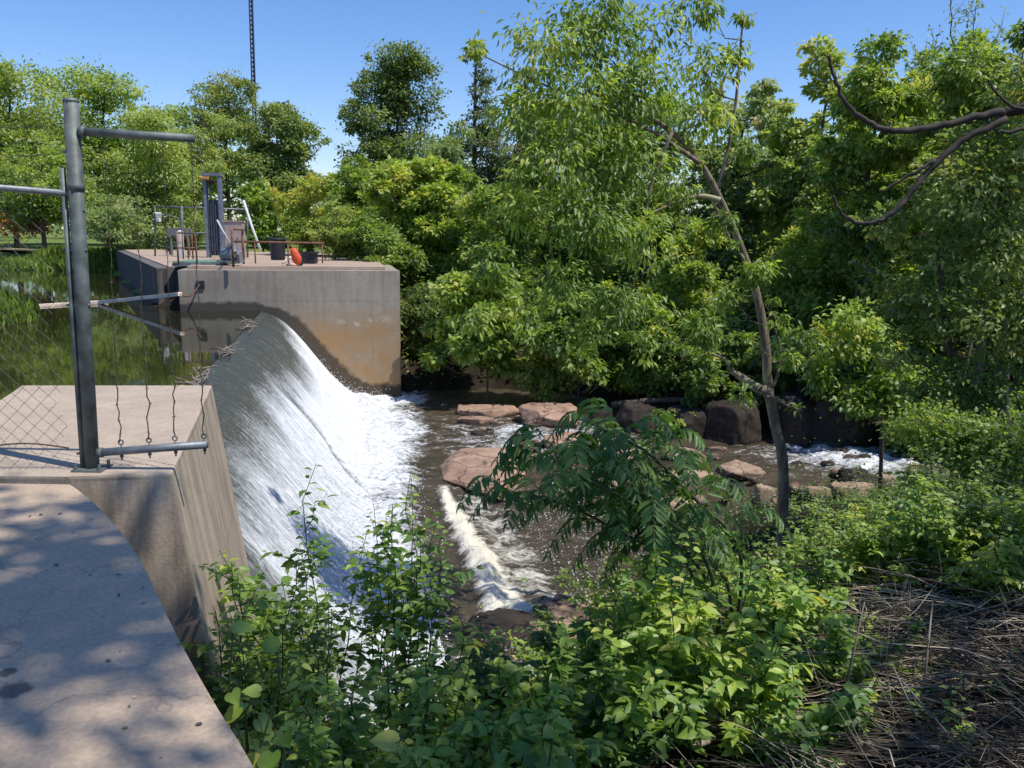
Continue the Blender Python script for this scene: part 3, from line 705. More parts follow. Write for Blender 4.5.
o = box('meter_box', (q2[0], q2[1], .2+13*kk), (4.6*kk, .25, 26*kk), M['white'], None, 0, .02)
bm = bmesh.new(); add_box(bm, (q2[0], q2[1]-.14, .2+20*kk), (3.2*kk, .03, 8*kk)); bmesh.ops.create_uvsphere(bm, u_segments=10, v_segments=6, radius=2.4*kk, matrix=Matrix.Translation((q2[0], q2[1], .2+26*kk)) @ Matrix.Diagonal((1, .7, .5, 1)))
c2 = bm_obj('cover', bm, M['white'], o); c2.matrix_parent_inverse = Matrix.Identity(4)
tag(o, 'narrow white meter box standing among the platform rails', 'meter box')
# winch on the platform end
p = on(232, 262, .28); k_ = p[1]/FPX
root = empty('winch', p, 'grey winch machine squatting on the green platform', 'winch')
bm = bmesh.new(); bmesh.ops.create_cone(bm, segments=20, radius1=.26, radius2=.26, depth=.6, cap_ends=True, matrix=Matrix.Translation((p[0]-.1, p[1], .56)) @ Matrix.Rotation(R(90), 4, 'Y') @ Matrix.Rotation(.4, 4, 'X'))
bm_obj('drum', bm, M['galv_light'], root, .03, False)
bm = bmesh.new(); bmesh.ops.create_cone(bm, segments=18, radius1=.30, radius2=.16, depth=.34, cap_ends=True, matrix=Matrix.Translation((p[0]+.0, p[1]+.05, .86))); bm_obj('housing', bm, M['galv_light'], root, .03)
bm = bmesh.new(); add_box(bm, (p[0]-.05, p[1], .31), (.95, .6, .09)); add_box(bm, (p[0]+.35, p[1]-.1, .5), (.12, .5, .4), 0, .3); bm_obj('base_frame', bm, M['grey'], root, .01)
tube('crank', [(p[0]+.1, p[1]-.2, .9), (p[0]-.2, p[1]-.3, 1.5), (p[0]-.42, p[1]-.3, 1.95)], .035, M['white'], root, 8)
# rusty frame and rail
p = on(233.5, 267, .02); k_ = p[1]/FPX
root = empty('handrail', p, 'rusty pipe handrail along the front of the far deck', 'handrail')
for px, pyb, pyt in ((233.5, 267, 229), (243.8, 264, 229.5)):
    q2 = on(px, pyb, .14); tube('rail_post', [q2, q2+np.array((0, 0, (pyb-pyt)*q2[1]/FPX))], .05, M['rust'], root, 8)
qa, qb = at(233, 229, on(233, 267, .14)[1]), at(244, 230, on(244, 264, .14)[1]); tube('frame_bar', [qa, qb], .045, M['rust'], root, 8)
r_a, r_b = at(234, 241.5, 36.0), at(324, 243.2, 37.4); tube('rail', [r_a, r_b], .045, M['rust'], root, 8)
for px in (254, 287, 322):
    q2 = r_a+(r_b-r_a)*(px-234)/90; tube('rail_post', [q2, (q2[0], q2[1], .14)], .03, M['rust'], root, 8)
# enclosure fence behind
root = empty('yard_fence', on(200, 255, 0), 'chain link yard fence with pipe posts behind the sluice gear', 'fence')
fy = 47.0
F = lambda px, py: at(px, py, fy)
for px, top in ((155, 205.5), (181.8, 206), (247.5, 208)):
    q2 = F(px, 254); tube('post', [(q2[0], fy, 0.02), F(px+.0, top)], .085 if px == 181.8 else .05, M['galv'], root, 8)
tube('rail', [F(154.5, 206.3), F(248, 209.5)], .04, M['galv_light'], root, 8)
t = Tubes(); x0, x1 = F(155, 230)[0], F(247, 230)[0]; zt = F(200, 208)[2]; cell = .11
for sgn in (1, -1):
    for a in np.arange(x0-zt, x1+zt, cell*1.6):
        pts = [(a+sgn*(z if sgn > 0 else z), fy+.02, z+.05) for z in np.linspace(0, zt-.08, 12)]
        pts = [p for p in pts if x0 <= p[0] <= x1]
        if len(pts) > 1: t.add(pts, .0035, 3, False)
t.build('wire_mesh', M['wire'], root)
bm = bmesh.new(); q2 = F(158.5, 215); add_box(bm, q2, (.32, .2, .26), .4, .3); add_box(bm, q2+np.array((.0, -.05, -.28)), (.22, .2, .2), -.3)
bm_obj('floodlight', bm, M['white'], root, .03)
tube('conduit', [F(161, 215), F(170, 215.5), F(178, 218), F(181, 226)], .022, M['galv_light'], root, 6)
q2 = F(168, 232); o = box('steel_panel', (q2[0], fy+1.6, q2[2]), (24*fy/FPX, .12, 8*fy/FPX), M['grey'], None, .05, .02)
for sgn in (-1, 1):
    bm = bmesh.new(); add_box(bm, (q2[0]+sgn*.5, fy+1.6, (q2[2]-.25)/2), (.1, .1, q2[2]-.25))
    c2 = bm_obj('leg', bm, M['grey'], o); c2.matrix_parent_inverse = Matrix.Identity(4)
tag(o, 'grey horizontal panel on short legs behind the yard fence', 'panel')
q2 = on(170.5, 254.5, .03); root = empty('floor_lamp', q2, 'small black spotlight on the ground beside the yard fence', 'lamp')
box('lamp_head', q2+np.array((0, 0, .34)), (.34, .25, .26), M['black'], root, .3, .03, .4); box('lamp_foot', q2+np.array((0, 0, .09)), (.12, .12, .18), M['black'], root, 0, .01)
o = tube('leaning_pole', [at(243.5, 200.5, 45.5), at(252, 227, 45.0), at(260.5, 250, 44.5)], .07, M['white'], None, 8); tag(o, 'white pole leaning above the cabinet on the far deck', 'pole')
# bin, tray, box
p = on(278, 260, .14); k_ = p[1]/FPX
root = empty('waste_bin', p, 'dark tapered bin standing on the far deck behind the rail', 'bin')
bm = bmesh.new(); bmesh.ops.create_cone(bm, segments=22, radius1=6.8*k_, radius2=7.9*k_, depth=20*k_, cap_ends=True, matrix=Matrix.Translation((p[0], p[1], .14+10*k_))); bm_obj('bin_body', bm, M['black'], root, .01)
bm = bmesh.new(); bmesh.ops.create_cone(bm, segments=22, radius1=9.5*k_, radius2=9.0*k_, depth=1.7*k_, cap_ends=True, matrix=Matrix.Translation((p[0], p[1], .14+20.8*k_))); bm_obj('lid', bm, M['black'], root, .02)
p = on(296, 266, .14); k_ = p[1]/FPX
root = empty('wheelbarrow', p, 'red tray wheelbarrow tipped up on the far deck', 'wheelbarrow')
bm = bmesh.new(); vs = bmesh.ops.create_uvsphere(bm, u_segments=24, v_segments=12, radius=1.0)['verts']
bmesh.ops.delete(bm, geom=[v for v in bm.verts if v.co.y > .25], context='VERTS')
for v in bm.verts: v.co = Vector((v.co.x*5.2*k_*(1 if v.co.z < 0 else .85), v.co.y*.14, v.co.z*9*k_-(.03 if abs(v.co.z) < .1 else 0)))
bmesh.ops.transform(bm, matrix=Matrix.Translation((p[0]-0*k_, p[1], .14+9.6*k_)) @ Matrix.Rotation(-.35, 4, 'Y'), verts=list(bm.verts))
bm_obj('tray', bm, M['red'], root, 0, True)
for a, b in (((-13, 2.2, -.1), (-5, 9.5, .25)), ((-12, 1.2, .35), (3, .7, .25))):
    tube('handle', [(p[0]+a[0]*k_, p[1]+a[2], .14+a[1]*k_), (p[0]+b[0]*k_, p[1]+b[2], .14+b[1]*k_)], .05, M['wood_pale'], root, 8)
bm = bmesh.new(); bmesh.ops.create_cone(bm, segments=18, radius1=2.6*k_, radius2=2.6*k_, depth=.1, cap_ends=True, matrix=Matrix.Translation((p[0]+4*k_, p[1]+.1, .15+2.6*k_)) @ Matrix.Rotation(R(80), 4, 'X')); bm_obj('wheel', bm, M['black'], root, .02)
p = on(307, 264, .14); root = empty('black_crate', p, 'open black crate on the deck behind the red tray', 'crate')
bm = bmesh.new(); add_box(bm, (p[0], p[1]+.5, .14+6.5*k_), (14*k_, .6, 12*k_)); f_ = [f for f in bm.faces if f.normal.z > .5]
r_ = bmesh.ops.inset_region(bm, faces=f_, thickness=.05); bmesh.ops.translate(bm, verts=f_[0].verts, vec=(0, 0, -.35)); bm_obj('crate_body', bm, M['black'], root)
box('crate_rim', (p[0]+5*k_, p[1]+.5, .14+11.5*k_), (8*k_, .75, 2*k_), M['black'], root, .1, .02)

# radio mast beyond the trees
mx, my = at(258, 220, 300)[0], 300.0
root = empty('radio_mast', (mx, my, 0), 'tall thin lattice radio mast rising behind the left bank trees', 'mast')
t = Tubes(); top = 135; hw = .62
for a in (90, 210, 330):
    d = np.array((math.cos(R(a)), math.sin(R(a)), 0))*hw; t.add([np.array((mx, my, 0))+d, np.array((mx+1.2, my, top))+d], .24, 4)
for k_ in range(90):
    z = k_*1.5
    for a, b in ((90, 210), (210, 330), (330, 90)):
        t.add([(mx+1.2*z/top+math.cos(R(a))*hw, my+math.sin(R(a))*hw, z), (mx+1.2*z/top+math.cos(R(b))*hw, my+math.sin(R(b))*hw, z+1.5)], .12, 3)
t.build('lattice', M['mast'], root)
for a in (30, 150, 270):
    t = Tubes()
    for z in (60, 120): t.add([(mx-.8, my, z), (mx+math.cos(R(a))*90, my+math.sin(R(a))*90, 1)], .009, 3)
    t.build('guy_wire', M['mast'], root)

# ------------------------------------------------------------------ rocks
def rock(name, px0, px1, py0, py1, mat, label, group, z=-5.3, hgt=None, flat=.55, seed=0, cat='rock', sink=.35, dep=None, nc=16, cl=(.52, .86)):
    pb_ = on((px0+px1)/2, py1, z); k_ = pb_[1]/FPX
    wd = (px1-px0)*k_
    if dep is None:
        pf = on((px0+px1)/2, py0, z+(hgt or .25)); dep = max(.5*wd, min(2.2*wd, pf[1]-pb_[1]))
    hg = hgt if hgt else (py1-py0)*k_*.6
    bm = bmesh.new(); bmesh.ops.create_icosphere(bm, subdivisions=5, radius=1.0)
    r_ = np.random.default_rng(seed+11); cuts = []
    for _ in range(nc):
        d = r_.normal(size=3); d[2] = d[2]*.55+.1; d /= np.linalg.norm(d); cuts.append((Vector(d), r_.uniform(*cl)))
    for v in bm.verts:
        p = v.co.copy(); q3 = p*1.3+Vector((seed*3.7, seed, 0))
        p *= 1+.34*fbm(q3.x, q3.y, q3.z, 3)
        for d, c3 in cuts:
            e3 = p.dot(d)-c3
            if e3 > 0: p -= d*e3*.97
        if p.z > flat: p.z = flat+(p.z-flat)*.12+.10*p.x*math.sin(seed)+.05*fbm(q3.x*2, q3.y*2, 1.0, 3)
        p *= 1+.035*mnoise.noise(q3*5)+.02*mnoise.noise(q3*12)
        v.co = p
    zmax = max(v.co.z for v in bm.verts)
    bmesh.ops.scale(bm, vec=(wd*.68, dep*.62, (hg+sink)/(zmax+.5)), verts=list(bm.verts))
    zt = max(v.co.z for v in bm.verts)
    bmesh.ops.rotate(bm, matrix=Matrix.Rotation(r_.uniform(-.25, .25), 3, 'Z'), verts=list(bm.verts))
    bmesh.ops.translate(bm, vec=(pb_[0], pb_[1]+dep*.5, z+hg-zt), verts=list(bm.verts))
    o = bm_obj(name, bm, M[mat], None, 0, True); return tag(o, label, cat, group)
GR = 'granite rocks in the river'; GB = 'dark boulders of the far bank'
rocks = [
 (426, 530, 436, 497, 'rock_red', 'largest flat reddish-brown rock slab, cracked, in mid river right of the falls', .5, .42),
 (458, 524, 401, 419, 'rock_red', 'long low reddish rock farthest upstream below the overhanging maple', .34, .5),
 (455, 502, 414, 426, 'rock_red', 'narrow reddish rock just in front of the long low rock', .26, .4),
 (524, 582, 400, 429, 'rock_red', 'broad pinkish rock with grey cracks beside the long low rock', .65, .5),
 (468, 497, 429, 438, 'rock_dark', 'small dark wet rock between the narrow rock and the largest slab', .14, .4),
 (428, 459, 421, 428, 'rock_red', 'thin flat reddish rock at the edge of the white foam', .10, .4),
 (511, 529, 434, 445, 'rock_red', 'small dark-topped rock behind the largest slab', .22, .6),
 (513, 536, 443, 458, 'rock_red', 'small orange-red rock touching the end of the largest slab', .28, .6),
 (563, 594, 448, 463, 'rock_tan', 'pale pink rock glimpsed behind the sumac fronds', .25, .6),
 (640, 716, 469, 496, 'rock_tan', 'large tan-orange rock at the near bank right of the sumac', .55, .6),
 (650, 700, 493, 520, 'rock_tan', 'tan rock half hidden by leaves under the large tan-orange rock', .4, .6),
 (757, 783, 483, 508, 'rock_tan', 'orange-faced rock at the foot of the leaning tree trunk', .5, .7),
 (804, 836, 484, 501, 'rock_tan', 'pinkish rock right of the leaning tree foot, left of paired rocks', .35, .6),
 (838, 870, 470, 484, 'rock_dark', 'brown rock, upper of the pair below the right rapids', .4, .5),
 (836, 873, 481, 500, 'rock_tan', 'greyish block, lower of the pair below the right rapids', .45, .5),
 (879, 903, 473, 489, 'rock_tan', 'small pale rock under leaves right of the paired rocks', .35, .6),
 (910, 940, 462, 476, 'rock_tan', 'small tan rock at the right end of the rapids', .3, .6),
 (536, 604, 430, 452, 'rock_red', 'flat reddish slab behind the top sumac fronds', .24, .4),
 (598, 652, 438, 464, 'rock_red', 'angular pinkish slab in the river right of the sumac top', .32, .45),
 (664, 716, 446, 463, 'rock_red', 'low brown slab in the river below the dark squat boulder', .2, .4),
 (716, 770, 458, 478, 'rock_tan', 'low tan slab left of the leaning trunk at the water', .22, .4),
 (598, 640, 470, 492, 'rock_tan', 'small tan slab left of the large tan-orange rock', .25, .5),
 (540, 566, 404, 415, 'rock_dark', 'little dark rock between the broad pinkish rock and the far bank', .2, .5),
 (524, 584, 618, 648, 'rock_tan', 'smooth tan sunlit rock at the bottom of the river near the shrubs', .28, .35),
 (566, 614, 607, 626, 'rock_tan', 'orange rounded rock beside the smooth tan rock', .36, .5),
 (455, 545, 607, 652, 'rock_dark', 'dark wet rock ledge below the foaming sill', .22, .3),
 (592, 616, 406, 425, 'rock_dark', 'brown rock on the far bank left of the log', .5, .6),
]
for k_, (a, b, c, d, mt, lb, hg, fl_) in enumerate(rocks):
    rock('rock', a, b, c, d, mt, lb, GR, -5.32, hg, fl_, k_)
for k_, (a, b, c, d, lb) in enumerate([
 (713, 757, 404, 444, 'dark squat boulder left of the leaning trunk on the far bank'),
 (781, 819, 399, 446, 'tall grey-brown boulder just right of the leaning trunk'),
 (818, 884, 396, 447, 'widest dark boulder, under overhanging leaves right of the tall one'),
 (620, 660, 408, 434, 'low dark boulder under the left end of the log'),
 (668, 716, 412, 440, 'dark boulder in shade beneath the middle of the log')]):
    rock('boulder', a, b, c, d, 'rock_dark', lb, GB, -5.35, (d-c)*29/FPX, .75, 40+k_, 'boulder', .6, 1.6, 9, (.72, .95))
r = np.random.default_rng(61)
spots = [(r.uniform(440, 620), r.uniform(398, 470), -5.34) for _ in range(26)]+[(r.uniform(620, 910), r.uniform(440, 505), -5.36) for _ in range(34)]+[(r.uniform(520, 640), r.uniform(600, 660), -5.36) for _ in range(14)]
for k_, (px, py, z_) in enumerate(spots):
    p = on(px, py, z_)
    if (p[:2]-C0) @ FL < 6.3: continue
    bm = bmesh.new(); bmesh.ops.create_icosphere(bm, subdivisions=3, radius=1); sx, sy, sz = r.uniform(.10, .34), r.uniform(.10, .3), r.uniform(.08, .18); o_ = r.uniform(0, 50)
    for v in bm.verts:
        v.co *= 1+.5*fbm(v.co.x*1.2+o_, v.co.y*1.2, v.co.z*1.2, 3); v.co.z = min(v.co.z, .55+.2*v.co.x)
    bmesh.ops.scale(bm, vec=(sx, sy, sz), verts=list(bm.verts)); bmesh.ops.rotate(bm, matrix=Matrix.Rotation(r.uniform(0, 6.28), 3, 'Z'), verts=list(bm.verts)); bmesh.ops.translate(bm, vec=(p[0], p[1], z_+.03), verts=list(bm.verts))
    o = bm_obj('cobble', bm, M['rock_red' if k_ % 3 else 'rock_dark'], None, 0, True)
    tag(o, 'small %s cobble sitting in the shallow river' % ('reddish' if k_ % 3 else 'dark wet'), 'cobble', 'small %s cobbles in the river shallows' % ('reddish' if k_ % 3 else 'dark wet'))
t = Tubes(); l0, l1 = at(612, 405, 31.5), at(742, 396, 30.2)
t.add([l0+(l1-l0)*a+np.array((0, 0, .05*math.sin(a*5))) for a in np.linspace(0, 1, 12)], np.linspace(.13, .08, 12)*(1+.18*np.sin(np.arange(12)*2.7)), 10)
t.add([l0+(l1-l0)*.4, l0+(l1-l0)*.42+np.array((.1, -.1, .35))], [.05, .02], 6); t.add([l0+(l1-l0)*.7, l0+(l1-l0)*.75+np.array((.3, -.2, .25))], [.04, .015], 6)
tag(t.build('fallen_log', M['bark']), 'grey fallen log lying across the dark boulders of the far bank', 'log')
# drift sticks caught on the crest
for k_, (uu, sp, lb) in enumerate([(-.3, .9, 'tangle of driftwood sticks caught on the weir crest nearest the abutment'), (4.0, .7, 'small drift of sticks caught midway along the weir crest'), (10.5, .6, 'farthest small tangle of sticks on the weir crest')]):
    t = Tubes()
    for _ in range(34 if k_ == 0 else 18):
        p = dam(uu+rng.normal(0, sp), .0+rng.normal(0, .09), -1.57+abs(rng.normal(0, .07))); d = rng.normal(size=3)*np.array((.5, .6, .22)); L = rng.uniform(.2, .7)
        d += np.array((AX[0], AX[1], 0))*.5; d /= np.linalg.norm(d); t.add([p-d*L/2, p+rng.normal(0, .03, 3), p+d*L/2], rng.uniform(.008, .022), 5)
    tag(t.build('driftwood', M['dead']), lb, 'driftwood', 'driftwood tangles on the weir crest')

# ------------------------------------------------------------------ leaves
TPL = {
 'diamond': (np.array([(0, 0, 0), (-.5, .42, .07), (0, 1, -.06), (.5, .42, .07)], float), [[0, 3, 2], [0, 2, 1]]),
 'ovate': (np.array([(0, 0, 0), (.34, .14, .05), (.5, .38, .08), (.34, .68, .04), (0, 1, -.12), (-.34, .68, .04), (-.5, .38, .08), (-.34, .14, .05), (0, .4, 0), (0, .7, -.03)], float),
           [[0, 1, 2, 8], [8, 2, 3, 9], [9, 3, 4], [0, 8, 6, 7], [8, 9, 5, 6], [9, 4, 5]]),
 'lance': (np.array([(0, 0, 0), (.5, .35, .05), (.38, .65, .03), (0, 1, -.14), (-.38, .65, .03), (-.5, .35, .05), (0, .5, -.02)], float),
           [[0, 1, 2, 6], [6, 2, 3], [0, 6, 4, 5], [6, 3, 4]]),
 'round': (np.array([(0, 0, 0), (.22, -.13, .02), (.45, -.02, .07), (.56, .2, .10), (.55, .42, .10), (.42, .6, .06), (.30, .78, 0), (.14, .9, -.07), (0, 1.06, -.18), (-.14, .9, -.07), (-.30, .78, 0), (-.42, .6, .06), (-.55, .42, .10), (-.56, .2, .10), (-.45, -.02, .07), (-.22, -.13, .02), (0, .45, -.02)], float),
           [[0, 1, 2, 16], [2, 3, 4, 16], [4, 5, 6, 16], [6, 7, 8, 16], [8, 9, 10, 16], [10, 11, 12, 16], [12, 13, 14, 16], [14, 15, 0, 16]]),
}
def norm(a): return a/(np.linalg.norm(a, axis=1)[:, None]+1e-9)
def leafmesh(name, P, A, N, L, W, tint, mat, parent=None, tpl='diamond'):
    T, faces = TPL[tpl]; P = np.asarray(P); n = len(P)
    A = norm(A); Sd = norm(np.cross(A, N)); N2 = np.cross(Sd, A)
    L = np.broadcast_to(L, (n,)); W = np.broadcast_to(W, (n,))
    V = P[:, None]+T[None, :, 1, None]*A[:, None]*L[:, None, None]+T[None, :, 0, None]*Sd[:, None]*W[:, None, None]+T[None, :, 2, None]*N2[:, None]*L[:, None, None]
    k_ = len(T); fl = np.concatenate([np.array(f) for f in faces]); sz = np.array([len(f) for f in faces])
    loops = (fl[None]+k_*np.arange(n)[:, None]).ravel(); sizes = np.tile(sz, n)
    me = np_mesh(name, V.reshape(-1, 3), sizes, loops, {'tint': np.repeat(np.clip(tint, 0, 1), k_)})
    return link(name, me, mat, parent)

def crown_points(r, lobes, n, cl=46, sig=.17, shell=.5, wexp=2/3.):
    """leaf positions gathered in clusters on the lobes; returns points, outward directions, cluster tint and cluster centres"""
    lob = np.array([[*c, *rad] for c, rad in lobes]); vol = (lob[:, 3]*lob[:, 4]*lob[:, 5])**wexp
    nc = max(6, n//cl); pick = r.choice(len(lob), nc, p=vol/vol.sum())
    d = norm(r.normal(size=(nc, 3))+np.array((0, 0, .22))); rad = (shell+(1-shell)*r.random(nc)**.6)
    C = lob[pick, :3]+d*rad[:, None]*lob[pick, 3:]
    size = (lob[pick, 3]+lob[pick, 5])/2*sig*r.uniform(.7, 1.5, nc)
    per = np.maximum(5, (cl*r.uniform(.45, 1.6, nc))).astype(int); idx = np.repeat(np.arange(nc), per); m_ = len(idx)
    off = r.normal(size=(m_, 3))*size[idx, None]*np.array((1.15, 1.15, .62))
    P = C[idx]+off
    out = norm(d[idx]*.8+off/(size[idx, None]+1e-6)*.5)
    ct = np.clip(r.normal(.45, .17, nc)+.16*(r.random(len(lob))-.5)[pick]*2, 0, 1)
    return P, out, ct[idx]+r.normal(0, .12, m_), C, pick
def curve(a, b, sag, n, r, wob):
    a, b = np.asarray(a, float), np.asarray(b, float); t = np.linspace(0, 1, n)[:, None]
    p = a+(b-a)*t+np.array((0, 0, sag))*(t*(1-t)*4)*np.linalg.norm(b-a); w_ = np.linalg.norm(b-a)*wob
    p[1:-1] += r.normal(0, w_, (n-2, 3)); return p
def tree(name, label, base, trunk, lobes, n, leafL, mat, seed, cat='tree', group=None, bark='bark', r0=.18, tpl='diamond', aspect=.5, droop=.35, extra=None, cl=30, sig=.22, tw=3, tint=0.0, shell=.5, limb0=.3, wexp=2/3.):
    r = np.random.default_rng(seed); base = np.asarray(base, float)
    root = empty(name, base, label, cat, group)
    T = Tubes(); tp = np.asarray(trunk, float); sp = spline(tp, 5)
    T.add(sp, np.linspace(r0, r0*.28, len(sp)), 9)
    P, out, tn, C, pick = crown_points(r, lobes, n, cl, sig, shell, wexp)
    spr = np.linspace(r0, r0*.28, len(sp)); k0 = int(len(sp)*limb0)
    cand, crad = [sp[k0:]], [spr[k0:]]
    for e3 in (extra or []):
        q3 = spline(e3[0], 4); cand.append(q3[2:]); crad.append(np.linspace(e3[1], e3[2], len(q3))[2:])
    cand, crad = np.concatenate(cand), np.concatenate(crad)
    for li, (c, rad) in enumerate(lobes):
        c = np.asarray(c); hd = np.linalg.norm(cand[:, :2]-c[:2], axis=1)
        k_ = int(np.argmin(hd+np.abs(cand[:, 2]-(c[2]-.4*hd-.3*rad[2])))); rb = crad[k_]*.6
        lim = curve(cand[k_], c, -.06, 6, r, .05); T.add(lim, np.linspace(rb, rb*.3, 6), 6)
        cs = C[pick == li]
        for q3 in cs[r.permutation(len(cs))[:tw]]:
            T.add(curve(lim[r.integers(2, 6)], q3, -.04, 4, r, .05), np.linspace(rb*.28, rb*.08, 4), 4, False)
    for e3 in (extra or []): T.add(spline(e3[0], 4), np.linspace(e3[1], e3[2], (len(e3[0])-1)*4+1), 7)
    T.build('trunk', M[bark], root)
    A = norm(out+r.normal(0, .55, P.shape)-np.array((0, 0, droop)))
    N = norm(r.normal(0, .6, P.shape)+np.array((.1, -.1, 1.0))+out*.4)
    L = leafL*r.uniform(.65, 1.3, len(P))
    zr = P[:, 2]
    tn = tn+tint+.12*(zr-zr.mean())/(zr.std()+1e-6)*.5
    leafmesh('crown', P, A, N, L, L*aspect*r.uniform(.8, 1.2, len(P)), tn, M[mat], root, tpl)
    return root
def auto(center, rx, rz, k_, r, lr=(.2, .38), top=True):
    """flattened leaf layers spread through an uneven egg-shaped envelope"""
    out = []; c = np.asarray(center); a0, a1, a2 = r.uniform(0, 6.28, 3)
    for j in range(int(k_*2.9)):
        d = r.normal(size=3); d /= np.linalg.norm(d); f = r.random()**.42
        q = r.uniform(*lr)*rx
        az_ = math.atan2(d[1], d[0]); w_ = 1+.16*math.sin(2*az_+a0)+.14*math.sin(3*az_+a1+2*d[2])+.10*math.sin(5*d[2]+a2)
        rr_ = max(.1, w_*f)
        p = c+np.array((d[0]*(rx-q*.6)*rr_, d[1]*(rx-q*.6)*rr_, d[2]*(rz-q*.25)*min(1.02, f*(.9+.2*r.random()))))
        out.append((tuple(p), (q, q, q*r.uniform(.62, .95))))
    for j in range(5):
        a = r.uniform(0, 6.28); q = rx*r.uniform(.13, .2); fz = r.uniform(-.5, 1.0); fr = rx*math.sqrt(max(0, 1-fz*fz))*1.02
        out.append(((c[0]+math.cos(a)*fr, c[1]+math.sin(a)*fr, c[2]+fz*rz), (q, q, q*.8)))
    return out
def ptree(label, pxc, ptop, pbot, wpx, Y, n, leafpx, mat, seed, group=None, k_=14, lean=0, name='tree', conifer=False, **kw):
    """tree of a given apparent size at forward distance Y: ptop/pbot bound the crown"""
    r = np.random.default_rng(seed+500); s = Y/FPX*1.02
    ctr = at(pxc, (ptop+pbot)/2, Y); rx, rz = wpx/2*s, (pbot-ptop)/2*s
    gz = h1(ctr[0]-lean, Y); base = (ctr[0]-lean, Y, gz-.1)
    if conifer:
        lobes = []; zt, zb = ctr[2]+rz, ctr[2]-rz
        for j in range(26):
            f = j/25.; z = zb+(zt-zb)*f; rr_ = rx*(1-f)**.8*.85+.24*rx
            for _ in range(3 if f < .7 else 1):
                a = r.uniform(0, 6.28); q = rr_*.5
                lobes.append(((ctr[0]+math.cos(a)*rr_*.55, Y+math.sin(a)*rr_*.55, z+r.normal(0, .1*rz/10)), (rr_*.5, rr_*.5, max(.35, rr_*.3))))
        kw.setdefault('tw', 1); kw.setdefault('wexp', .42)
        trunk = [base, (ctr[0], Y, (gz+zt)/2), (ctr[0]+.1, Y, zt)]
    else:
        lobes = auto(ctr, rx, rz, k_, r, (.15, .36))
        if 'aspect' not in kw: kw['aspect'] = r.uniform(.36, .68)
        v_ = r.uniform(.82, 1.2); leafpx *= v_; n = int(n/v_**1.4); kw['droop'] = kw.get('droop', .35)+r.uniform(-.2, .45); kw['sig'] = r.uniform(.18, .3)
        trunk = [base, (base[0]+lean*.25, Y, gz+(ctr[2]-gz)*.5), (ctr[0], Y, ctr[2]), (ctr[0]+.1*rx, Y, ctr[2]+rz*.6)]
    return tree(name, label, base, trunk, lobes, int(n*2.3), leafpx*s*1.05, mat, seed, group=group, **kw)

GL, GM, GF = 'trees along the pond bank', 'trees behind the far pier', 'trees of the far river bank'
# --- left bank
ptree('pale green broad tree at the far left edge behind the pipe post', 8, 62, 232, 150, 74, 11000, 3.4, 'leaf_pale', 1, GL, r0=.24)
ptree('rounded olive-green tree, its dome just right of the pipe post top', 102, 66, 225, 128, 86, 11000, 3.2, 'leaf_mid', 2, GL, r0=.26, tint=.12)
ptree('light leafy tree between the pipe post and the yard fence, with dark thin trunk', 150, 112, 238, 92, 72, 7000, 3.4, 'leaf_pale', 3, GL, r0=.18, lean=.6, tint=.05)
ptree('feathery pale willow-like tree behind the sluice gate', 205, 104, 246, 78, 80, 7500, 2.8, 'leaf_pale', 4, GL, r0=.2, droop=.8, aspect=.35)
ptree('dark round-topped tree standing highest behind the sluice gate', 226, 80, 215, 80, 96, 8000, 3.0, 'leaf_dark', 5, GL, r0=.3, tint=.25)
ptree('dark green tree just left of the sky gap, right of the radio mast', 283, 92, 248, 92, 84, 11000, 3.0, 'leaf_dark', 6, GL, r0=.26, tint=.15)
ptree('small bright tree in front of the dark one behind the cabinet', 262, 182, 250, 46, 70, 3200, 3.0, 'leaf_fresh', 7, GL, r0=.1)
ptree('low tree at the left edge under the pale broad tree, dark below', 40, 150, 236, 90, 66, 5500, 3.2, 'leaf_mid', 8, GL, r0=.2)
ptree('round grey-green bush on the lawn right of the pipe post', 116, 196, 246, 66, 60, 4200, 3.0, 'leaf_blue', 9, GL, name='bush', cat='bush', r0=.06, tint=.2)
ptree('low dark bush by the lawn behind the yard fence', 188, 214, 250, 50, 76, 2600, 2.8, 'leaf_mid', 10, GL, name='bush', cat='bush', r0=.05)
ptree('slim far tree filling the gap left of the dark round-topped tree', 178, 118, 230, 50, 104, 4500, 2.8, 'leaf_mid', 11, GL, r0=.2)
ptree('tall far-off tree at the very top left corner', -18, 48, 200, 90, 100, 6500, 2.8, 'leaf_blue', 12, GL, r0=.3)
# --- behind the pier
ptree('tall dark dense tree standing alone against the sky right of the gap', 396, 46, 262, 92, 62, 22000, 3.0, 'leaf_dark', 20, GM, r0=.26, k_=34, tint=.0)
ptree('dark spired conifer right of the tall dense tree', 474, 58, 300, 92, 60, 17000, 3.0, 'needle', 21, GM, conifer=True, r0=.22, droop=.5, tint=.15)
ptree('second dark conifer half hidden by the leaning tree crown', 522, 84, 320, 100, 56, 15000, 3.0, 'needle', 22, GM, conifer=True, r0=.22, droop=.5, tint=.2)
ptree('fresh green maple rising behind the right end of the pier', 420, 150, 330, 112, 45, 14000, 4.4, 'leaf_mid', 23, GM, r0=.16, tint=.12)
ptree('yellow-green small tree right of the cabinet behind the black bin', 308, 178, 262, 70, 52, 6500, 3.6, 'leaf_fresh', 24, GM, r0=.12, tint=.25)
ptree('bushy green tree between the yellow-green one and the maple', 358, 156, 272, 74, 50, 9000, 3.8, 'leaf_mid', 25, GM, r0=.14, tint=.05)
ptree('thin brownish shrub on the deck edge behind the black crate', 335, 205, 264, 50, 43, 2200, 3.2, 'leaf_pale', 26, GM, name='shrub', cat='shrub', r0=.05, tw=9)
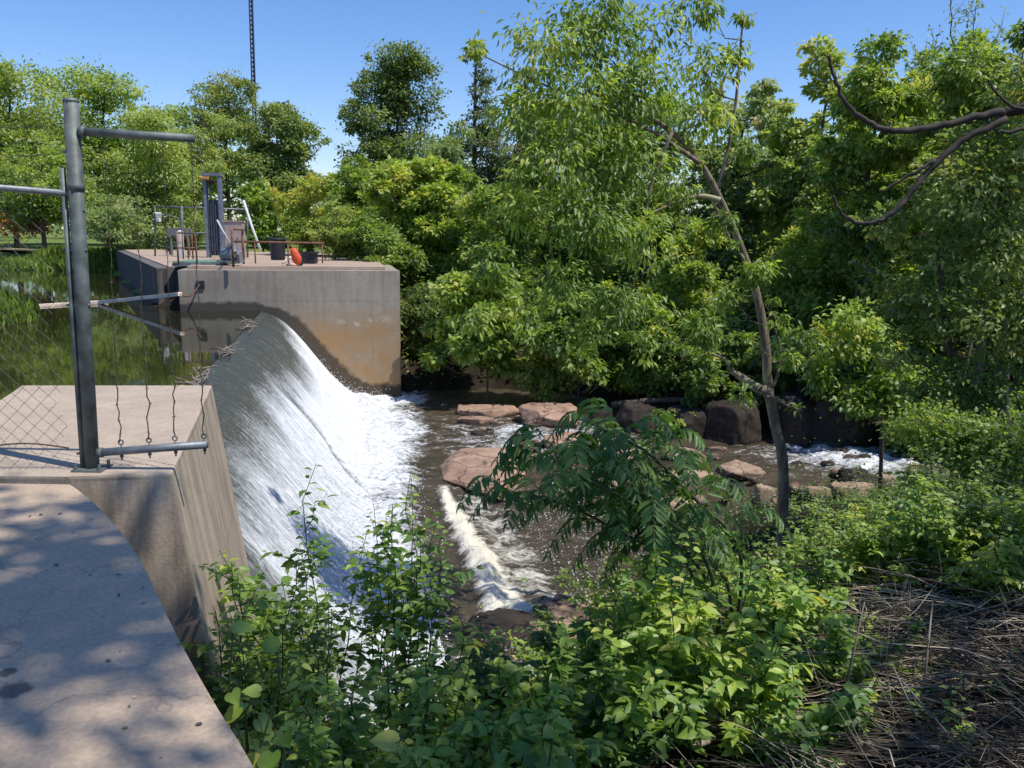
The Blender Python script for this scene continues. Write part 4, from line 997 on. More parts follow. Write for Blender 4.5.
ptree('dark shady bush hugging the right end of the pier', 428, 280, 396, 70, 37.6, 7500, 4.2, 'leaf_dark', 27, GM, name='bush', cat='bush', r0=.08)
ptree('green bush above the pier edge left of the maple', 380, 218, 300, 80, 42, 7500, 4.2, 'leaf_mid', 28, GM, name='bush', cat='bush', r0=.08)
ptree('soft grey-green tree filling in between the conifers and the maple', 448, 118, 320, 96, 53, 10000, 3.4, 'leaf_blue', 29, GM, r0=.16, tint=-.05)
ptree('dark leafy tree close behind the left side of the leaning crown', 548, 100, 300, 90, 58, 9000, 3.4, 'leaf_mid', 30, GM, r0=.18, tint=-.1)
# --- far bank
far = [
 ('bright leafy tree left of centre behind the overhanging maple', 500, 185, 350, 110, 42, 13000, 4.6, 'leaf_fresh', .0, 0.14),
 ('mid-green tree behind the left half of the leaning tree crown', 575, 120, 340, 110, 46, 14000, 4.4, 'leaf_mid', .1, 0.16),
 ('mid-green tree behind the right half of the leaning tree crown', 650, 110, 350, 110, 43, 14000, 4.6, 'leaf_mid', .0, 0.16),
 ('grey-green thin tree just right of the leaning trunk top', 735, 84, 300, 92, 44, 9500, 4.2, 'leaf_blue', .2, 0.14),
 ('tall light green tree with feathery top right of the leaning tree', 815, 52, 300, 110, 41, 14000, 4.4, 'leaf_pale', .0, 0.18),
 ('bright yellow-green tree below the curved dead branch', 880, 78, 300, 120, 34, 15000, 5.2, 'leaf_fresh', .12, 0.18),
 ('mid-green tree at the upper right edge behind the twiggy birch', 985, 95, 320, 130, 36, 14000, 4.8, 'leaf_mid', .0, 0.18),
 ('dark green understorey tree right of the leaning trunk', 815, 215, 400, 110, 36, 13000, 4.6, 'leaf_mid', .1, 0.14),
 ('dark understorey tree left of the leaning trunk', 690, 225, 390, 90, 37, 11000, 4.6, 'leaf_mid', .12, 0.14),
 ('shaded low tree over the widest dark boulder', 900, 260, 420, 120, 33, 12000, 5.0, 'leaf_mid', .0, 0.14),
 ('leafy tree at the right edge behind the near dark oak', 1020, 230, 430, 130, 32, 12000, 5.2, 'leaf_mid', -.05, 0.15),
 ('tall background tree between the conifers and the leaning crown', 610, 85, 260, 100, 62, 9000, 3.4, 'leaf_blue', .1, 0.2),
 ('tall leafy tree behind the dead bough at the upper right', 940, 52, 300, 120, 46, 13000, 4.0, 'leaf_mid', .1, 0.2),
 ('tall tree at the top right corner behind the twiggy sapling', 1030, 50, 300, 110, 44, 12000, 4.0, 'leaf_pale', -.1, 0.2),
 ('pale background tree showing between the leaning trunk and the feathery tree', 770, 92, 330, 90, 50, 11000, 3.8, 'leaf_pale', -.05, 0.16),
 ('big leafy tree filling the upper right corner behind the dark oak-like one', 1000, 36, 330, 170, 27, 19000, 6.0, 'leaf_mid', -.05, 0.2),
 ('loose light tree behind the tip of the long dead bough', 868, 58, 300, 90, 31, 11000, 5.0, 'leaf_fresh', .0, 0.14),
 ('background tree seen through gaps at upper right', 930, 90, 260, 150, 60, 9000, 3.6, 'leaf_mid', .05, 0.2),
 ('far-off background tree closing the gap beside the grey-green thin tree', 765, 120, 300, 130, 62, 9500, 3.6, 'leaf_mid', .0, 0.2),
]
for k_, (lb, a, b, c, d, Y, n, lp, mt, ti, r0) in enumerate(far):
    ptree(lb, a, b, c, d, Y, n, lp, mt, 60+k_, GF, r0=r0, tint=ti)
# overhanging maple and low bank shrubs
fs = [
 ('overhanging maple shrub with large lobed bright leaves above the reddish rocks', 488, 268, 388, 120, 33.5, 8200, 6.2, 'leaf_fresh', .1),
 ('maple shrub drooping over the river behind the pinkish rock', 580, 278, 392, 110, 33, 8000, 6.0, 'leaf_fresh', .0),
 ('small pale shrub under the overhanging maple', 548, 345, 398, 70, 34, 3200, 4.6, 'leaf_pale', .1),
 ('bank shrub above the left end of the log', 640, 300, 398, 80, 33, 6500, 5.0, 'leaf_mid', .0),
 ('shrub above the dark squat boulder', 715, 320, 402, 90, 31.5, 6500, 5.0, 'leaf_mid', -.1),
 ('shrub hanging over the tall grey-brown boulder', 800, 330, 420, 80, 29.0, 5000, 5.0, 'leaf_mid', -.1),
 ('leafy spray hanging over the widest dark boulder', 856, 345, 428, 60, 28.0, 3600, 5.0, 'leaf_fresh', -.1),
 ('dark leafy spray between the log and the dark squat boulder', 706, 352, 420, 50, 29.0, 2600, 5.0, 'leaf_mid', -.15),
 ('little pale bush at the water edge left of the leaning trunk', 680, 412, 448, 44, 28.5, 1500, 4.0, 'leaf_pale', .1),
 ('hanging shrub over the right end of the rapids', 900, 370, 462, 90, 27, 7000, 5.2, 'leaf_fresh', -.1),
 ('leafy shrub at the right edge above the rapids', 990, 385, 475, 100, 26, 7000, 5.4, 'leaf_mid', .0),
]
for k_, (lb, a, b, c, d, Y, n, lp, mt, ti) in enumerate(fs):
    ptree(lb, a, b, c, d, Y, int(n*.75), lp, mt, 90+k_, 'shrubs along the far river bank', name='shrub', cat='shrub', r0=.05, k_=10, tint=ti, tpl='lance', aspect=.6, tw=5)

# --- the leaning tree
YT = 14.0; KT = YT/18.0
tk = [(787, 505), (783, 470), (775, 425), (768, 385), (765, 340), (756, 292), (740, 245), (718, 195), (700, 163), (672, 132), (632, 108), (590, 92)]
trunk = [at(a, b, YT-(0 if k_ < 7 else (k_-6)*.14)) for k_, (a, b) in enumerate(tk)]
trunk[0][2] = min(trunk[0][2], h1(trunk[0][0], YT))-.2
L_ = lambda px, py, Y, rp, sq=.8: (tuple(at(px, py, Y)), (rp*Y/FPX, rp*Y/FPX, rp*Y/FPX*sq))
Lt = lambda px, py, Y, rp: L_(px, py, Y*KT, rp)
lob = [Lt(545, 50, 16.6, 44), Lt(600, 35, 17, 46), Lt(655, 30, 17.6, 40), Lt(700, 70, 18, 34), Lt(580, 100, 16.2, 46), Lt(635, 95, 17, 44), Lt(525, 118, 16.2, 36), Lt(560, 160, 16, 44),
       Lt(620, 160, 16.6, 44), Lt(670, 175, 17.2, 34), Lt(530, 215, 15.8, 34), Lt(590, 225, 16, 42), Lt(640, 240, 16.4, 36), Lt(560, 285, 15.8, 34), Lt(620, 300, 16, 34),
       Lt(640, 345, 16.2, 24), Lt(590, 335, 16, 26), Lt(735, 60, 18.3, 16), Lt(745, 145, 18.3, 18), Lt(475, 48, 16.6, 10), Lt(745, 15, 18, 12), Lt(700, 10, 17.6, 22), Lt(600, 5, 17, 30), Lt(760, 275, 17.4, 20), Lt(805, 340, 17, 22), Lt(700, 330, 17, 22), Lt(515, 175, 15.8, 20), Lt(700, 120, 17.6, 30), Lt(490, 260, 15.6, 26), Lt(520, 310, 15.4, 28), Lt(722, 222, 17.4, 15), Lt(750, 275, 17.3, 13), Lt(728, 300, 17.4, 16), Lt(785, 318, 17.3, 16), Lt(740, 395, 17.2, 12), Lt(735, 250, 17.2, 11), Lt(770, 300, 17.2, 10), Lt(790, 360, 17, 12), Lt(752, 340, 17.1, 10), Lt(800, 410, 16.8, 12), Lt(470, 320, 15.4, 20)]
px_ = lambda l, Y: [at(a, b, Y) for a, b in l]
extra = [(px_([(769, 392), (757, 388), (745, 380), (732, 371)], YT-.2), .10, .05), (px_([(720, 200), (700, 196), (675, 203), (650, 214)], 17.2*KT), .06*KT, .02*KT), (px_([(716, 192), (728, 150), (736, 100), (741, 40), (744, 12)], 18.1*KT), .05*KT, .012*KT),
         (px_([(768, 392), (778, 375), (780, 345), (772, 322)], YT-.2), .03, .012), (px_([(700, 163), (640, 125), (560, 92), (475, 52)], 16.7*KT), .05*KT, .01*KT), (px_([(590, 92), (560, 150), (548, 210), (556, 280)], 16*KT), .04*KT, .012*KT), (px_([(672, 132), (650, 190), (640, 260), (622, 320)], 16.6*KT), .04*KT, .012*KT)]
tree('leaning_tree', 'large tree with lichened trunk leaning left over the river', trunk[0], trunk, [(c, tuple(.9*v for v in q3)) for c, q3 in lob], 16500, .122, 'leaf_fresh', 200, bark='bark_lichen', limb0=.62, r0=.102, tpl='lance', aspect=.36, droop=1.0, extra=extra, cl=24, sig=.24, tw=7, shell=.3, tint=0.)

# --- thin twiggy birch at the upper right, nearly bare
bx = at(965, 300, 30.0); bz = h1(bx[0], 30.0)
root = empty('bare_birch', (bx[0], 30, bz), 'slender twiggy sapling with sparse leaves against the sky at upper right', 'tree')
T = Tubes(); LP = []
for (pts) in ([(975, 330), (968, 200), (960, 100), (950, 20), (946, -30)], [(970, 240), (985, 120), (1000, 30)], [(966, 200), (1005, 110), (1022, 40)], [(966, 180), (946, 110), (935, 40)], [(985, 130), (975, 60), (972, 5)], [(968, 170), (935, 110), (918, 60)], [(975, 200), (1020, 150), (1050, 100)]):
    p = spline(px_(pts, 30.0), 6)+0; p[1:] += rng.normal(0, .06, p[1:].shape); T.add(p, np.linspace(.05 if len(pts) > 4 else .028, .006, len(p)), 5); 
    for q3 in p[4:]:
        for _ in range(3):
            d = rng.normal(size=3)*np.array((.35, .3, .4))+np.array((0, 0, .45)); e3 = q3+d*rng.uniform(.4, 1.0); T.add([q3, (q3+e3)/2+rng.normal(0, .03, 3), e3], [.01, .007, .004], 3, False)
            LP += [q3+(e3-q3)*f+rng.normal(0, .1, 3) for f in rng.random(6)]
T.add([(bx[0], 30, bz), px_([(975, 330)], 30)[0]], [.08, .05], 7)
T.build('trunk', M['dead_dark'], root); LP = np.array(LP); LP = LP[rng.random(len(LP)) < .8]
leafmesh('crown', LP, rng.normal(size=LP.shape)-np.array((0, 0, .4)), rng.normal(size=LP.shape)+np.array((0, 0, 1)), rng.uniform(.09, .17, len(LP)), .08, rng.normal(.4, .15, len(LP)), M['leaf_pale'], root)

# --- near right bank trees
def near_tree(label, x, y, lobpx, n, leafL, mat, seed, r0, tint=0., top=None, extra=None, aspect=.5, **kw):
    z = h1(x, y); lobes = [L_(*l) for l in lobpx]
    c = np.mean([l[0] for l in lobes], axis=0)
    tr = [(x, y, z-.1), (x*.8+c[0]*.2, y*.8+c[1]*.2, z+(c[2]-z)*.5), (x*.5+c[0]*.5, y*.5+c[1]*.5, c[2]), (c[0]*.7+x*.3, c[1]*.7+y*.3, c[2]+.8 if top is None else top)]
    return tree('tree', label, (x, y, z), tr, lobes, n, leafL, mat, seed, r0=r0, tint=tint, extra=extra, aspect=aspect, **kw)
near_tree('dark oak-like tree at the right edge with crooked trunk and hanging boughs', 8.6, 14.0,
  [(985, 190, 13, 60), (1010, 250, 13, 60), (940, 235, 13.4, 44), (1000, 320, 12.6, 52), (930, 310, 13, 42), (1030, 150, 13, 50), (960, 150, 13.6, 36), (890, 290, 13.6, 30), (1010, 390, 12.4, 44), (950, 390, 12.8, 36), (880, 225, 13.8, 26), (1050, 320, 12.5, 50), (1010, 440, 12.2, 40), (960, 445, 12.4, 30), (905, 350, 13.2, 28), (1030, 90, 13.2, 40)], 17000, .10, 'leaf_dark', 210, .16, .22, cl=34, sig=.15, shell=.3, tpl='ovate', tw=8, droop=.5,
  extra=[(px_([(1005, 480), (985, 430), (958, 380), (945, 320), (940, 270)], 13.2), .09, .03), (px_([(950, 345), (915, 300), (880, 275), (850, 262)], 13.4), .035, .01)])
near_tree('young bright-leaved sapling in front of the dark boulders', 7.9, 17.0,
  [(850, 322, 16, 26), (835, 345, 16, 24), (875, 345, 16, 24), (900, 385, 15.5, 30), (860, 400, 15.6, 24), (930, 420, 15, 30), (820, 372, 16, 16)], 4200, .13, 'leaf_fresh', 211, .05, .12, cl=26, sig=.3, shell=.1, tpl='ovate', droop=.5, tw=7)
near_tree('tangled small-leaved shrub tree left of the crooked oak trunk', 8.2, 12.0,
  [(925, 425, 12, 34), (965, 450, 11.5, 40), (1010, 455, 11, 46), (940, 500, 11, 30), (990, 520, 10.5, 38)], 8500, .075, 'leaf_mid', 212, .05, -.05, cl=34, sig=.26, shell=.1, tpl='ovate', aspect=.6, tw=10)

# --- near oak whose crown shades the walkway; its dead boughs reach into the picture
ox, oy = 8.2, 3.4; oz = h1(ox, oy)
r = np.random.default_rng(77)
lobes = []
for cx_, cy_, rx_, ry_, m_ in ((3.7, .5, 2.3, 2.9, 10), (10.4, 6.0, 4.2, 4.2, 8)):
  for _ in range(m_):
    a, q3 = r.uniform(0, 6.28), math.sqrt(r.random())
    lobes.append(((cx_+rx_*q3*math.cos(a), cy_+ry_*q3*math.sin(a), 10.4+r.normal(0, .8)), (1.15, 1.15, .6)))
T_o = [(ox, oy, oz-.2), (ox-.1, oy, 2.2), (ox+.2, oy+.2, 6), (ox+.6, oy+.6, 10.5)]
droot = tree('tree', 'near oak with dead curved boughs reaching in from the right edge', (ox, oy, oz), T_o, lobes, 8200, .18, 'leaf_mid', 78, r0=.26, cl=60, sig=.28, shell=.1, tpl='ovate', aspect=.55, tw=4)
T = Tubes()
for pts, ra, rb in (
  ([(829, 54), (836, 84), (852, 110), (876, 126), (905, 131), (950, 123), (1000, 112), (1060, 100)], .012, .045),
  ([(834, 196), (840, 212), (855, 222), (878, 221), (900, 205), (925, 175), (960, 142), (1000, 122), (1060, 96)], .01, .04),
  ([(880, 192), (910, 175), (935, 160)], .008, .02), ([(988, 80), (996, 92), (1008, 104), (1024, 108), (1060, 100)], .008, .02), ([(985, 118), (995, 130), (1010, 132), (1040, 124)], .008, .02)):
    P = px_(pts, 7.0); 
    if pts[-1][0] >= 1060: P.append(np.array((ox-.6, oy+1.4, 3.6))); P.append(np.array((ox-.45, oy+.1, 3.3)))
    P = spline(P, 6); P[:-1] += rng.normal(0, .006, P[:-1].shape); T.add(P, np.linspace(ra, rb, len(P)), 8)
T.build('dead_bough', M['dead_dark'], droot)

# ------------------------------------------------------------------ shrubs on the near bank
def shrub(name, label, x, y, n_st, hgt, spread, leafL, mat, seed, group='leafy shrubs on the near bank', aspect=.5, tpl='ovate', per=30, tint=0., lean=(0, 0), z=None, cat='shrub', droop=.45, var=.25, side=4):
    r = np.random.default_rng(seed); z0 = h1(x, y) if z is None else z
    root = empty(name, (x, y, z0), label, cat, group); T = Tubes(); P, A, tn, Lf = [], [], [], []
    for k_ in range(n_st):
        a, q3 = r.uniform(0, 6.28), math.sqrt(r.random())*spread
        bx_, by_ = x+math.cos(a)*q3*.55, y+math.sin(a)*q3*.55; b = np.array((bx_, by_, h1(bx_, by_)-.05))
        hh_ = hgt*1.45*r.uniform(.5, 1.05)*(1-.3*q3/spread)
        tip = b+np.array((math.cos(a)*q3*.8+lean[0]*hh_+r.normal(0, .1), math.sin(a)*q3*.8+lean[1]*hh_+r.normal(0, .1), hh_))
        st = curve(b, tip, .05, 7, r, .018); T.add(st, np.linspace(.0085, .0025, 7), 5, False); ss_ = spline(st, 8); ct = r.normal(.42, .15)
        lines = [(ss_, .22)]
        for _ in range(side):
            j = r.integers(len(ss_)//3, len(ss_)-3); d = r.normal(size=3)*np.array((1, 1, .3))+np.array((0, 0, .6)); d /= np.linalg.norm(d); e3 = ss_[j]+d*hgt*r.uniform(.12, .28)
            br = curve(ss_[j], e3, .06, 5, r, .03); T.add(br, np.linspace(.004, .0015, 5), 4, False); lines.append((spline(br, 4), .1))
        for ln, f0 in lines:
            m_ = per if f0 > .2 else per//3
            for j in range(m_):
                f = f0+(1-f0)*(j+.5)/m_; i0 = min(int(f*(len(ln)-1)), len(ln)-2); p = ln[i0]; tg = ln[i0+1]-ln[i0]; tg /= np.linalg.norm(tg)+1e-9
                th = j*2.4+r.normal(0, .4); d = np.array((math.cos(th), math.sin(th), 0)); dd = d*1.0+tg*.45-np.array((0, 0, droop))*r.uniform(.2, 1.4)+r.normal(0, .15, 3)
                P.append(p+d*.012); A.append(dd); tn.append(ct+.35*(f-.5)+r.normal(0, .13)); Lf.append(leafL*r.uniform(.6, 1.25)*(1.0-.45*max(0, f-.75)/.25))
    T.build('stems', M['stem'], root); P, A, Lf, tn = np.array(P), np.array(A), np.array(Lf), np.array(tn)
    N = np.array((.15, -.1, 1.))+r.normal(0, .35, P.shape)
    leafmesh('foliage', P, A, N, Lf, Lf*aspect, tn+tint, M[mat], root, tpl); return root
SH = [
 ('tall upright shrub with drooping pointed leaves rising against the falls, left clump', 300, 6.4, 9, 1.95, .42, .115, 'leaf_shrub', -.02),
 ('tall upright shrub rising against the falls, right clump with leafy spires', 395, 6.6, 10, 1.95, .42, .105, 'leaf_shrub', -.08),
 ('leafy stems growing against the foot of the sloping abutment face', 235, 5.4, 12, 1.35, .42, .07, 'leaf_shrub', .05),
 ('fine-leaved bush below the sloping abutment face', 290, 5.2, 16, 1.15, .55, .06, 'leaf_mid', .05),
 ('dark broad-leaved shrub before the foaming sill', 470, 5.9, 12, .85, .55, .10, 'leaf_shrub', -.15),
 ('bushy shrub at the bottom centre with yellowish tips', 400, 4.4, 17, 1.0, .5, .085, 'leaf_shrub', .1),
 ('dense low shrub at the bottom left beside the walkway edge', 305, 3.9, 15, .85, .42, .08, 'leaf_shrub', -.05),
 ('bright-leaved low shrub at the bottom of the picture, middle', 500, 4.2, 15, .75, .5, .10, 'leaf_shrub', .12),
 ('shaded shrub at the bottom between the middle and the sunlit bush', 590, 4.6, 13, .7, .5, .10, 'leaf_shrub', -.12),
 ('sunlit broad-leaved bush left of the brush pile', 715, 5.0, 18, 1.15, .5, .105, 'leaf_shrub', .14),
 ('second leafy bush just left of the sunlit broad-leaved one', 650, 5.8, 15, .95, .55, .095, 'leaf_shrub', 0.),
 ('thin shrub beside the smooth tan rock', 600, 7.6, 11, .6, .6, .08, 'leaf_mid', -.05),
 ('small-leaved tangle under the sumac', 665, 8.0, 18, 1.05, .7, .065, 'leaf_mid', .0),
 ('small-leaved shrub mass around the foot of the leaning trunk', 745, 11.0, 24, .95, 1.0, .075, 'leaf_fresh', -.05),
 ('spreading shrub below the large tan-orange rock', 690, 12.5, 20, .8, .9, .08, 'leaf_mid', .05),
 ('shrub right of the leaning trunk foot, above the brush pile', 820, 9.2, 24, .95, .7, .075, 'leaf_mid', .0),
 ('dark shrub above the upper end of the brush pile', 895, 9.8, 24, 1.15, .9, .07, 'leaf_mid', -.1),
 ('leafy shrub at the left edge of the brush pile, beside the sunlit bush', 800, 6.6, 16, .8, .45, .09, 'leaf_shrub', .05),
 ('dark low shrub at the bottom left of the brush pile', 800, 4.6, 12, .55, .35, .085, 'leaf_shrub', -.05),
 ('sparse shrub on the upper edge of the brush pile, left one of three', 885, 7.6, 22, .85, .6, .075, 'leaf_mid', .05),
 ('sparse shrub on the upper edge of the brush pile, middle one of three', 955, 7.2, 22, .95, .6, .075, 'leaf_shrub', .0),
 ('sparse shrub on the upper edge of the brush pile, right one of three', 1025, 6.6, 22, 1.0, .6, .08, 'leaf_mid', .1),
 ('leafy weed clump inside the brush pile near its left side', 860, 5.6, 11, .55, .3, .075, 'leaf_shrub', .05),
 ('shrub at the right edge above the brush pile', 990, 9.6, 24, 1.35, .8, .075, 'leaf_mid', -.1),
]
for k_, (lb, px, Y, ns, hg, sp, ll, mt, ti) in enumerate(SH):
    ti += .02 if Y > 8.9 else 0
    x = (px-512)/FPX*Y*1.03
    shrub('shrub', lb, x, Y, int(ns*1.35), hg, sp, ll*1.1, mt, 300+k_, tint=ti+.05, per=30 if ll > .08 else 40)
# wild grape at the walkway edge
for k_, (lb, px, py, Y, n) in enumerate([('vine with large pale round leaves spilling over the walkway edge', 214, 672, 3.15, 6), ('vine of broad dull leaves in shade at the bottom left corner of the shrubs', 272, 735, 3.2, 16), ('broad-leaved vine at the bottom centre', 520, 748, 3.9, 14)]):
    r = np.random.default_rng(500+k_); c = at(px, py, Y); gz = h1(c[0], Y)
    root = empty('grape_vine', (c[0], Y, gz), lb, 'vine', 'broad-leaved vines at the bottom'); T = Tubes(); P, A, N, Lf = [], [], [], []
    for j in range(n):
        p = c+r.normal(0, .13, 3)*np.array((1.2, 1.0, .6)); b = np.array((c[0]+r.normal(0, .1), Y+r.normal(0, .1), gz)); st = curve(b, p, .1, 6, r, .03); T.add(st, .004, 4, False)
        P.append(p); d = r.normal(size=3)*np.array((1, 1, .3)); A.append(d+np.array((0, -.2, -.15))); N.append(np.array((r.normal(0, .35), -.35+r.normal(0, .3), 1))); Lf.append(r.uniform(.06, .115))
    T.build('stems', M['stem'], root); Lf = np.array(Lf)
    leafmesh('foliage', np.array(P), np.array(A), np.array(N), Lf, Lf*.85, r.normal(.55, .22, n), M['leaf_shrub'], root, 'round')

# sumac with long pinnate fronds
r = np.random.default_rng(41); YS = 5.6
sb = np.array((1.75, YS+.5, h1(1.75, YS+.5)))
root = empty('sumac', sb, 'sumac with long dark drooping fronds of toothed leaflets over the river view', 'shrub'); T = Tubes(); P, A, N, Lf = [], [], [], []
stems = [[sb, at(741, 560, YS+.3), at(696, 500, YS), at(646, 452, YS-.1), at(606, 432, YS-.1)], [sb, at(726, 580, YS), at(646, 545, YS), at(566, 505, YS), at(516, 498, YS)], [sb, at(706, 560, YS-.2), at(626, 500, YS-.3), at(566, 470, YS-.4), at(551, 455, YS-.4)], [sb, at(690, 570, YS), at(640, 500, YS+.1), at(625, 455, YS+.2)], [sb, at(706, 580, YS+.2), at(656, 540, YS+.2), at(616, 500, YS+.3)]]
fr = []
for st in stems:
    sp = spline(st, 8); T.add(sp, np.linspace(.017, .007, len(sp)), 7, False); n_f = 21
    for j in range(n_f):
        f = .40+.60*j/(n_f-1); p = sp[int(f*(len(sp)-1))]; th = j*2.4+r.normal(0, .3); fr.append((p, np.array((math.cos(th)-.25, math.sin(th)*.7, .35 if j < n_f-2 else .7)), r.uniform(.48, .72)))
for (p, d, L) in fr:
    d = d/np.linalg.norm(d); q3 = p+d*L*.5; e3 = p+d*L*.82-np.array((0, 0, L*.42)); rach = spline([p, q3+np.array((0, 0, .02)), e3], 10); T.add(rach, np.linspace(.0035, .0015, len(rach)), 4, False)
    m_ = 11
    for j in range(m_):
        f = .2+.8*(j+.5)/m_; i0 = min(int(f*(len(rach)-1)), len(rach)-2); tg = rach[i0+1]-rach[i0]; tg /= np.linalg.norm(tg)
        sd = np.cross(tg, (0, 0, 1)); sd /= np.linalg.norm(sd)+1e-9
        ll = .14*math.sin(math.pi*(.18+.72*f))**.6
        for sg in (-1, 1):
            P.append(rach[i0]); A.append(sd*sg+tg*.45-np.array((0, 0, .45))); N.append(np.cross(sd, tg)*(1 if np.cross(sd, tg)[2] > 0 else -1)+r.normal(0, .12, 3)); Lf.append(ll*r.uniform(.85, 1.1))
    P.append(rach[-1]); A.append(tg); N.append(np.array((0, 0, 1.))); Lf.append(.08)
T.build('stems', M['stem'], root); Lf = np.array(Lf)
leafmesh('fronds', np.array(P), np.array(A), np.array(N), Lf, Lf*.27, r.normal(.4, .14, len(Lf)), M['leaf_sumac'], root, 'lance')

# ------------------------------------------------------------------ undergrowth, grass, brush
def scatter(n, x0, x1, y0, y1, cond, r, lift=.3):
    x, y = r.uniform(x0, x1, n), r.uniform(y0, y1, n); z = H(x, y); k_ = cond(x, y, z); return np.stack([x, y, z], -1)[k_]
r = np.random.default_rng(9)
def brushx(x, y): return (x > 1.8+.30*(y-4)) & (y < 8.6) & (y > 2.0)
P = scatter(60000, -2.2, 16, 1.2, 22, lambda x, y, z: (z > -5.1) & (z < -.3) & (segdist(np.stack([x, y], -1), NE) < 14) & ~inside(np.stack([x, y], -1), RIVER) & (~brushx(x, y) | (r.random(len(x)) < .06)) & (segdist(np.stack([x, y], -1), edge) > .12) & ((x > -1.6) | (y > 6)) & ~((x < -.6-.4*(y-2)) & (y < 5)), r)
P[:, 2] += r.exponential(.16, len(P))*np.clip(P[:, 1]/6, .4, 1.6)
L = .07*r.uniform(.6, 1.3, len(P))
o = leafmesh('undergrowth', P, r.normal(size=P.shape)*np.array((1, 1, .4)), r.normal(0, .45, P.shape)+np.array((0, 0, 1)), L, L*.6, r.normal(.35, .2, len(P)), M['leaf_shrub'], None, 'diamond')
tag(o, 'low green undergrowth covering the near bank', 'undergrowth', kind='stuff')
P = scatter(70000, -6, 40, 29, 60, lambda x, y, z: (z > -5.1) & ~inside(np.stack([x, y], -1), RIVER) & ~inside(np.stack([x, y], -1), POND) & ((x-C0[0])*FL[0]+(y-C0[1])*FL[1] > S_END+.3), r)
P[:, 2] += r.exponential(.45, len(P)); L = .24*r.uniform(.6, 1.3, len(P))
o = leafmesh('undergrowth', P, r.normal(size=P.shape)*np.array((1, 1, .4)), r.normal(0, .5, P.shape)+np.array((0, 0, 1)), L, L*.55, r.normal(.35, .2, len(P)), M['leaf_mid'], None, 'diamond')
tag(o, 'dense low growth covering the far river bank under the trees', 'undergrowth', kind='stuff')
def blades(name, label, n, cx, cy, rx, ry, hgt, z, seed, kind='stuff', mat='grass', wd=.03):
    r = np.random.default_rng(seed); a, q3 = r.uniform(0, 6.28, n), np.sqrt(r.random(n)); P = np.stack([cx+np.cos(a)*q3*rx, cy+np.sin(a)*q3*ry, np.full(n, z)], -1)
    P[:, 2] = np.maximum(H(P[:, 0], P[:, 1]), z)-.05
    A = r.normal(0, .28, P.shape); A[:, 2] = 1; N = np.stack([np.cos(a), np.sin(a), r.normal(0, .3, n)], -1); L = hgt*r.uniform(.5, 1.15, n)*(1-.45*q3**2)
    o = leafmesh(name, P, A, N, L, wd, r.normal(.5, .2, n), M[mat], None, 'lance'); return tag(o, label, 'grass', kind=kind)
gp = on(8, 326, -1.6); blades('reeds', 'bright reed clump standing in the pond at the left edge', 1300, gp[0]-1.1, gp[1]+1.2, 1.25, 1.4, 1.25, -1.65, 1, wd=.05)
gp = on(140, 272, -1.6); blades('reeds', 'tall bank reeds right of the pipe post against the dark wall', 2600, gp[0]-2.6, gp[1]+.6, 3.2, 1.2, 1.75, -1.65, 2, wd=.08)
gp = on(62, 270, -1.6); blades('reeds', 'bright bank reeds left of the pipe post across the pond', 2600, gp[0], gp[1]+.8, 2.9, 1.2, 1.5, -1.65, 3, wd=.08)
gp = on(15, 270, -1.6); blades('reeds', 'dark low bank growth at the left edge across the pond', 2600, gp[0]-1, gp[1]+1.0, 4.5, 1.2, 1.05, -1.65, 4, mat='leaf_mid', wd=.14)
gp = on(-40, 330, -1.6)
P = np.array([at(24+r.normal(0, 14), 226+r.normal(0, 5), 68) for _ in range(700)]); L = np.full(len(P), .28)
o = leafmesh('flower_bed', P, r.normal(size=P.shape), r.normal(size=P.shape)+np.array((0, -1, 1)), L, L*.7, r.random(len(P)), M['flower']); tag(o, 'orange flower bed beyond the pond behind the path', 'flower bed', kind='stuff')
r = np.random.default_rng(71); P = []
while len(P) < 60:
    x, y = r.uniform(-3.0, -.5), r.uniform(1.6, 5.0)
    d_ = np.linalg.norm(edge-np.array((x, y)), axis=1); k_ = int(np.argmin(d_))
    if x < edge[k_][0]-.02 and (d_[k_] < .35 or r.random() < .25): P.append((x, y, .006))
P = np.array(P); L = r.uniform(.01, .032, len(P))
o = leafmesh('leaf_litter', P, r.normal(size=P.shape)*np.array((1, 1, .1)), r.normal(0, .2, P.shape)+np.array((0, 0, 1)), L, L*.5, r.beta(1.2, 2, len(P)), M['stalk'], None, 'ovate'); tag(o, 'few dry leaf scraps lying on the concrete walkway', 'leaf litter', kind='stuff')
# path
c = [np.array((p[0], p[1])) for p in (at(-120, 232, 84), at(0, 238, 72), at(45, 241, 68.5), at(100, 248, 65), (-27.8, 61.5, 0))]
c = spline(c, 8); dd = np.gradient(c, axis=0); nn_ = np.stack([-dd[:, 1], dd[:, 0]], -1); nn_ /= np.linalg.norm(nn_, axis=1)[:, None]
V = []
for k_ in range(len(c)):
    for sg in np.linspace(-1, 1, 5): 
        q3 = c[k_]+nn_[k_]*sg*1.3; V.append((q3[0], q3[1], max(h1(q3[0], q3[1]), -.55)+.16))
q = [(k_*5+j, k_*5+j+1, (k_+1)*5+j+1, (k_+1)*5+j) for k_ in range(len(c)-1) for j in range(4)]
me = np_mesh('path', V, [4]*len(q), np.array(q).ravel()); o = link('path', me, M['path']); tag(o, kind='structure')
if me.polygons[0].normal.z < 0: me.flip_normals()

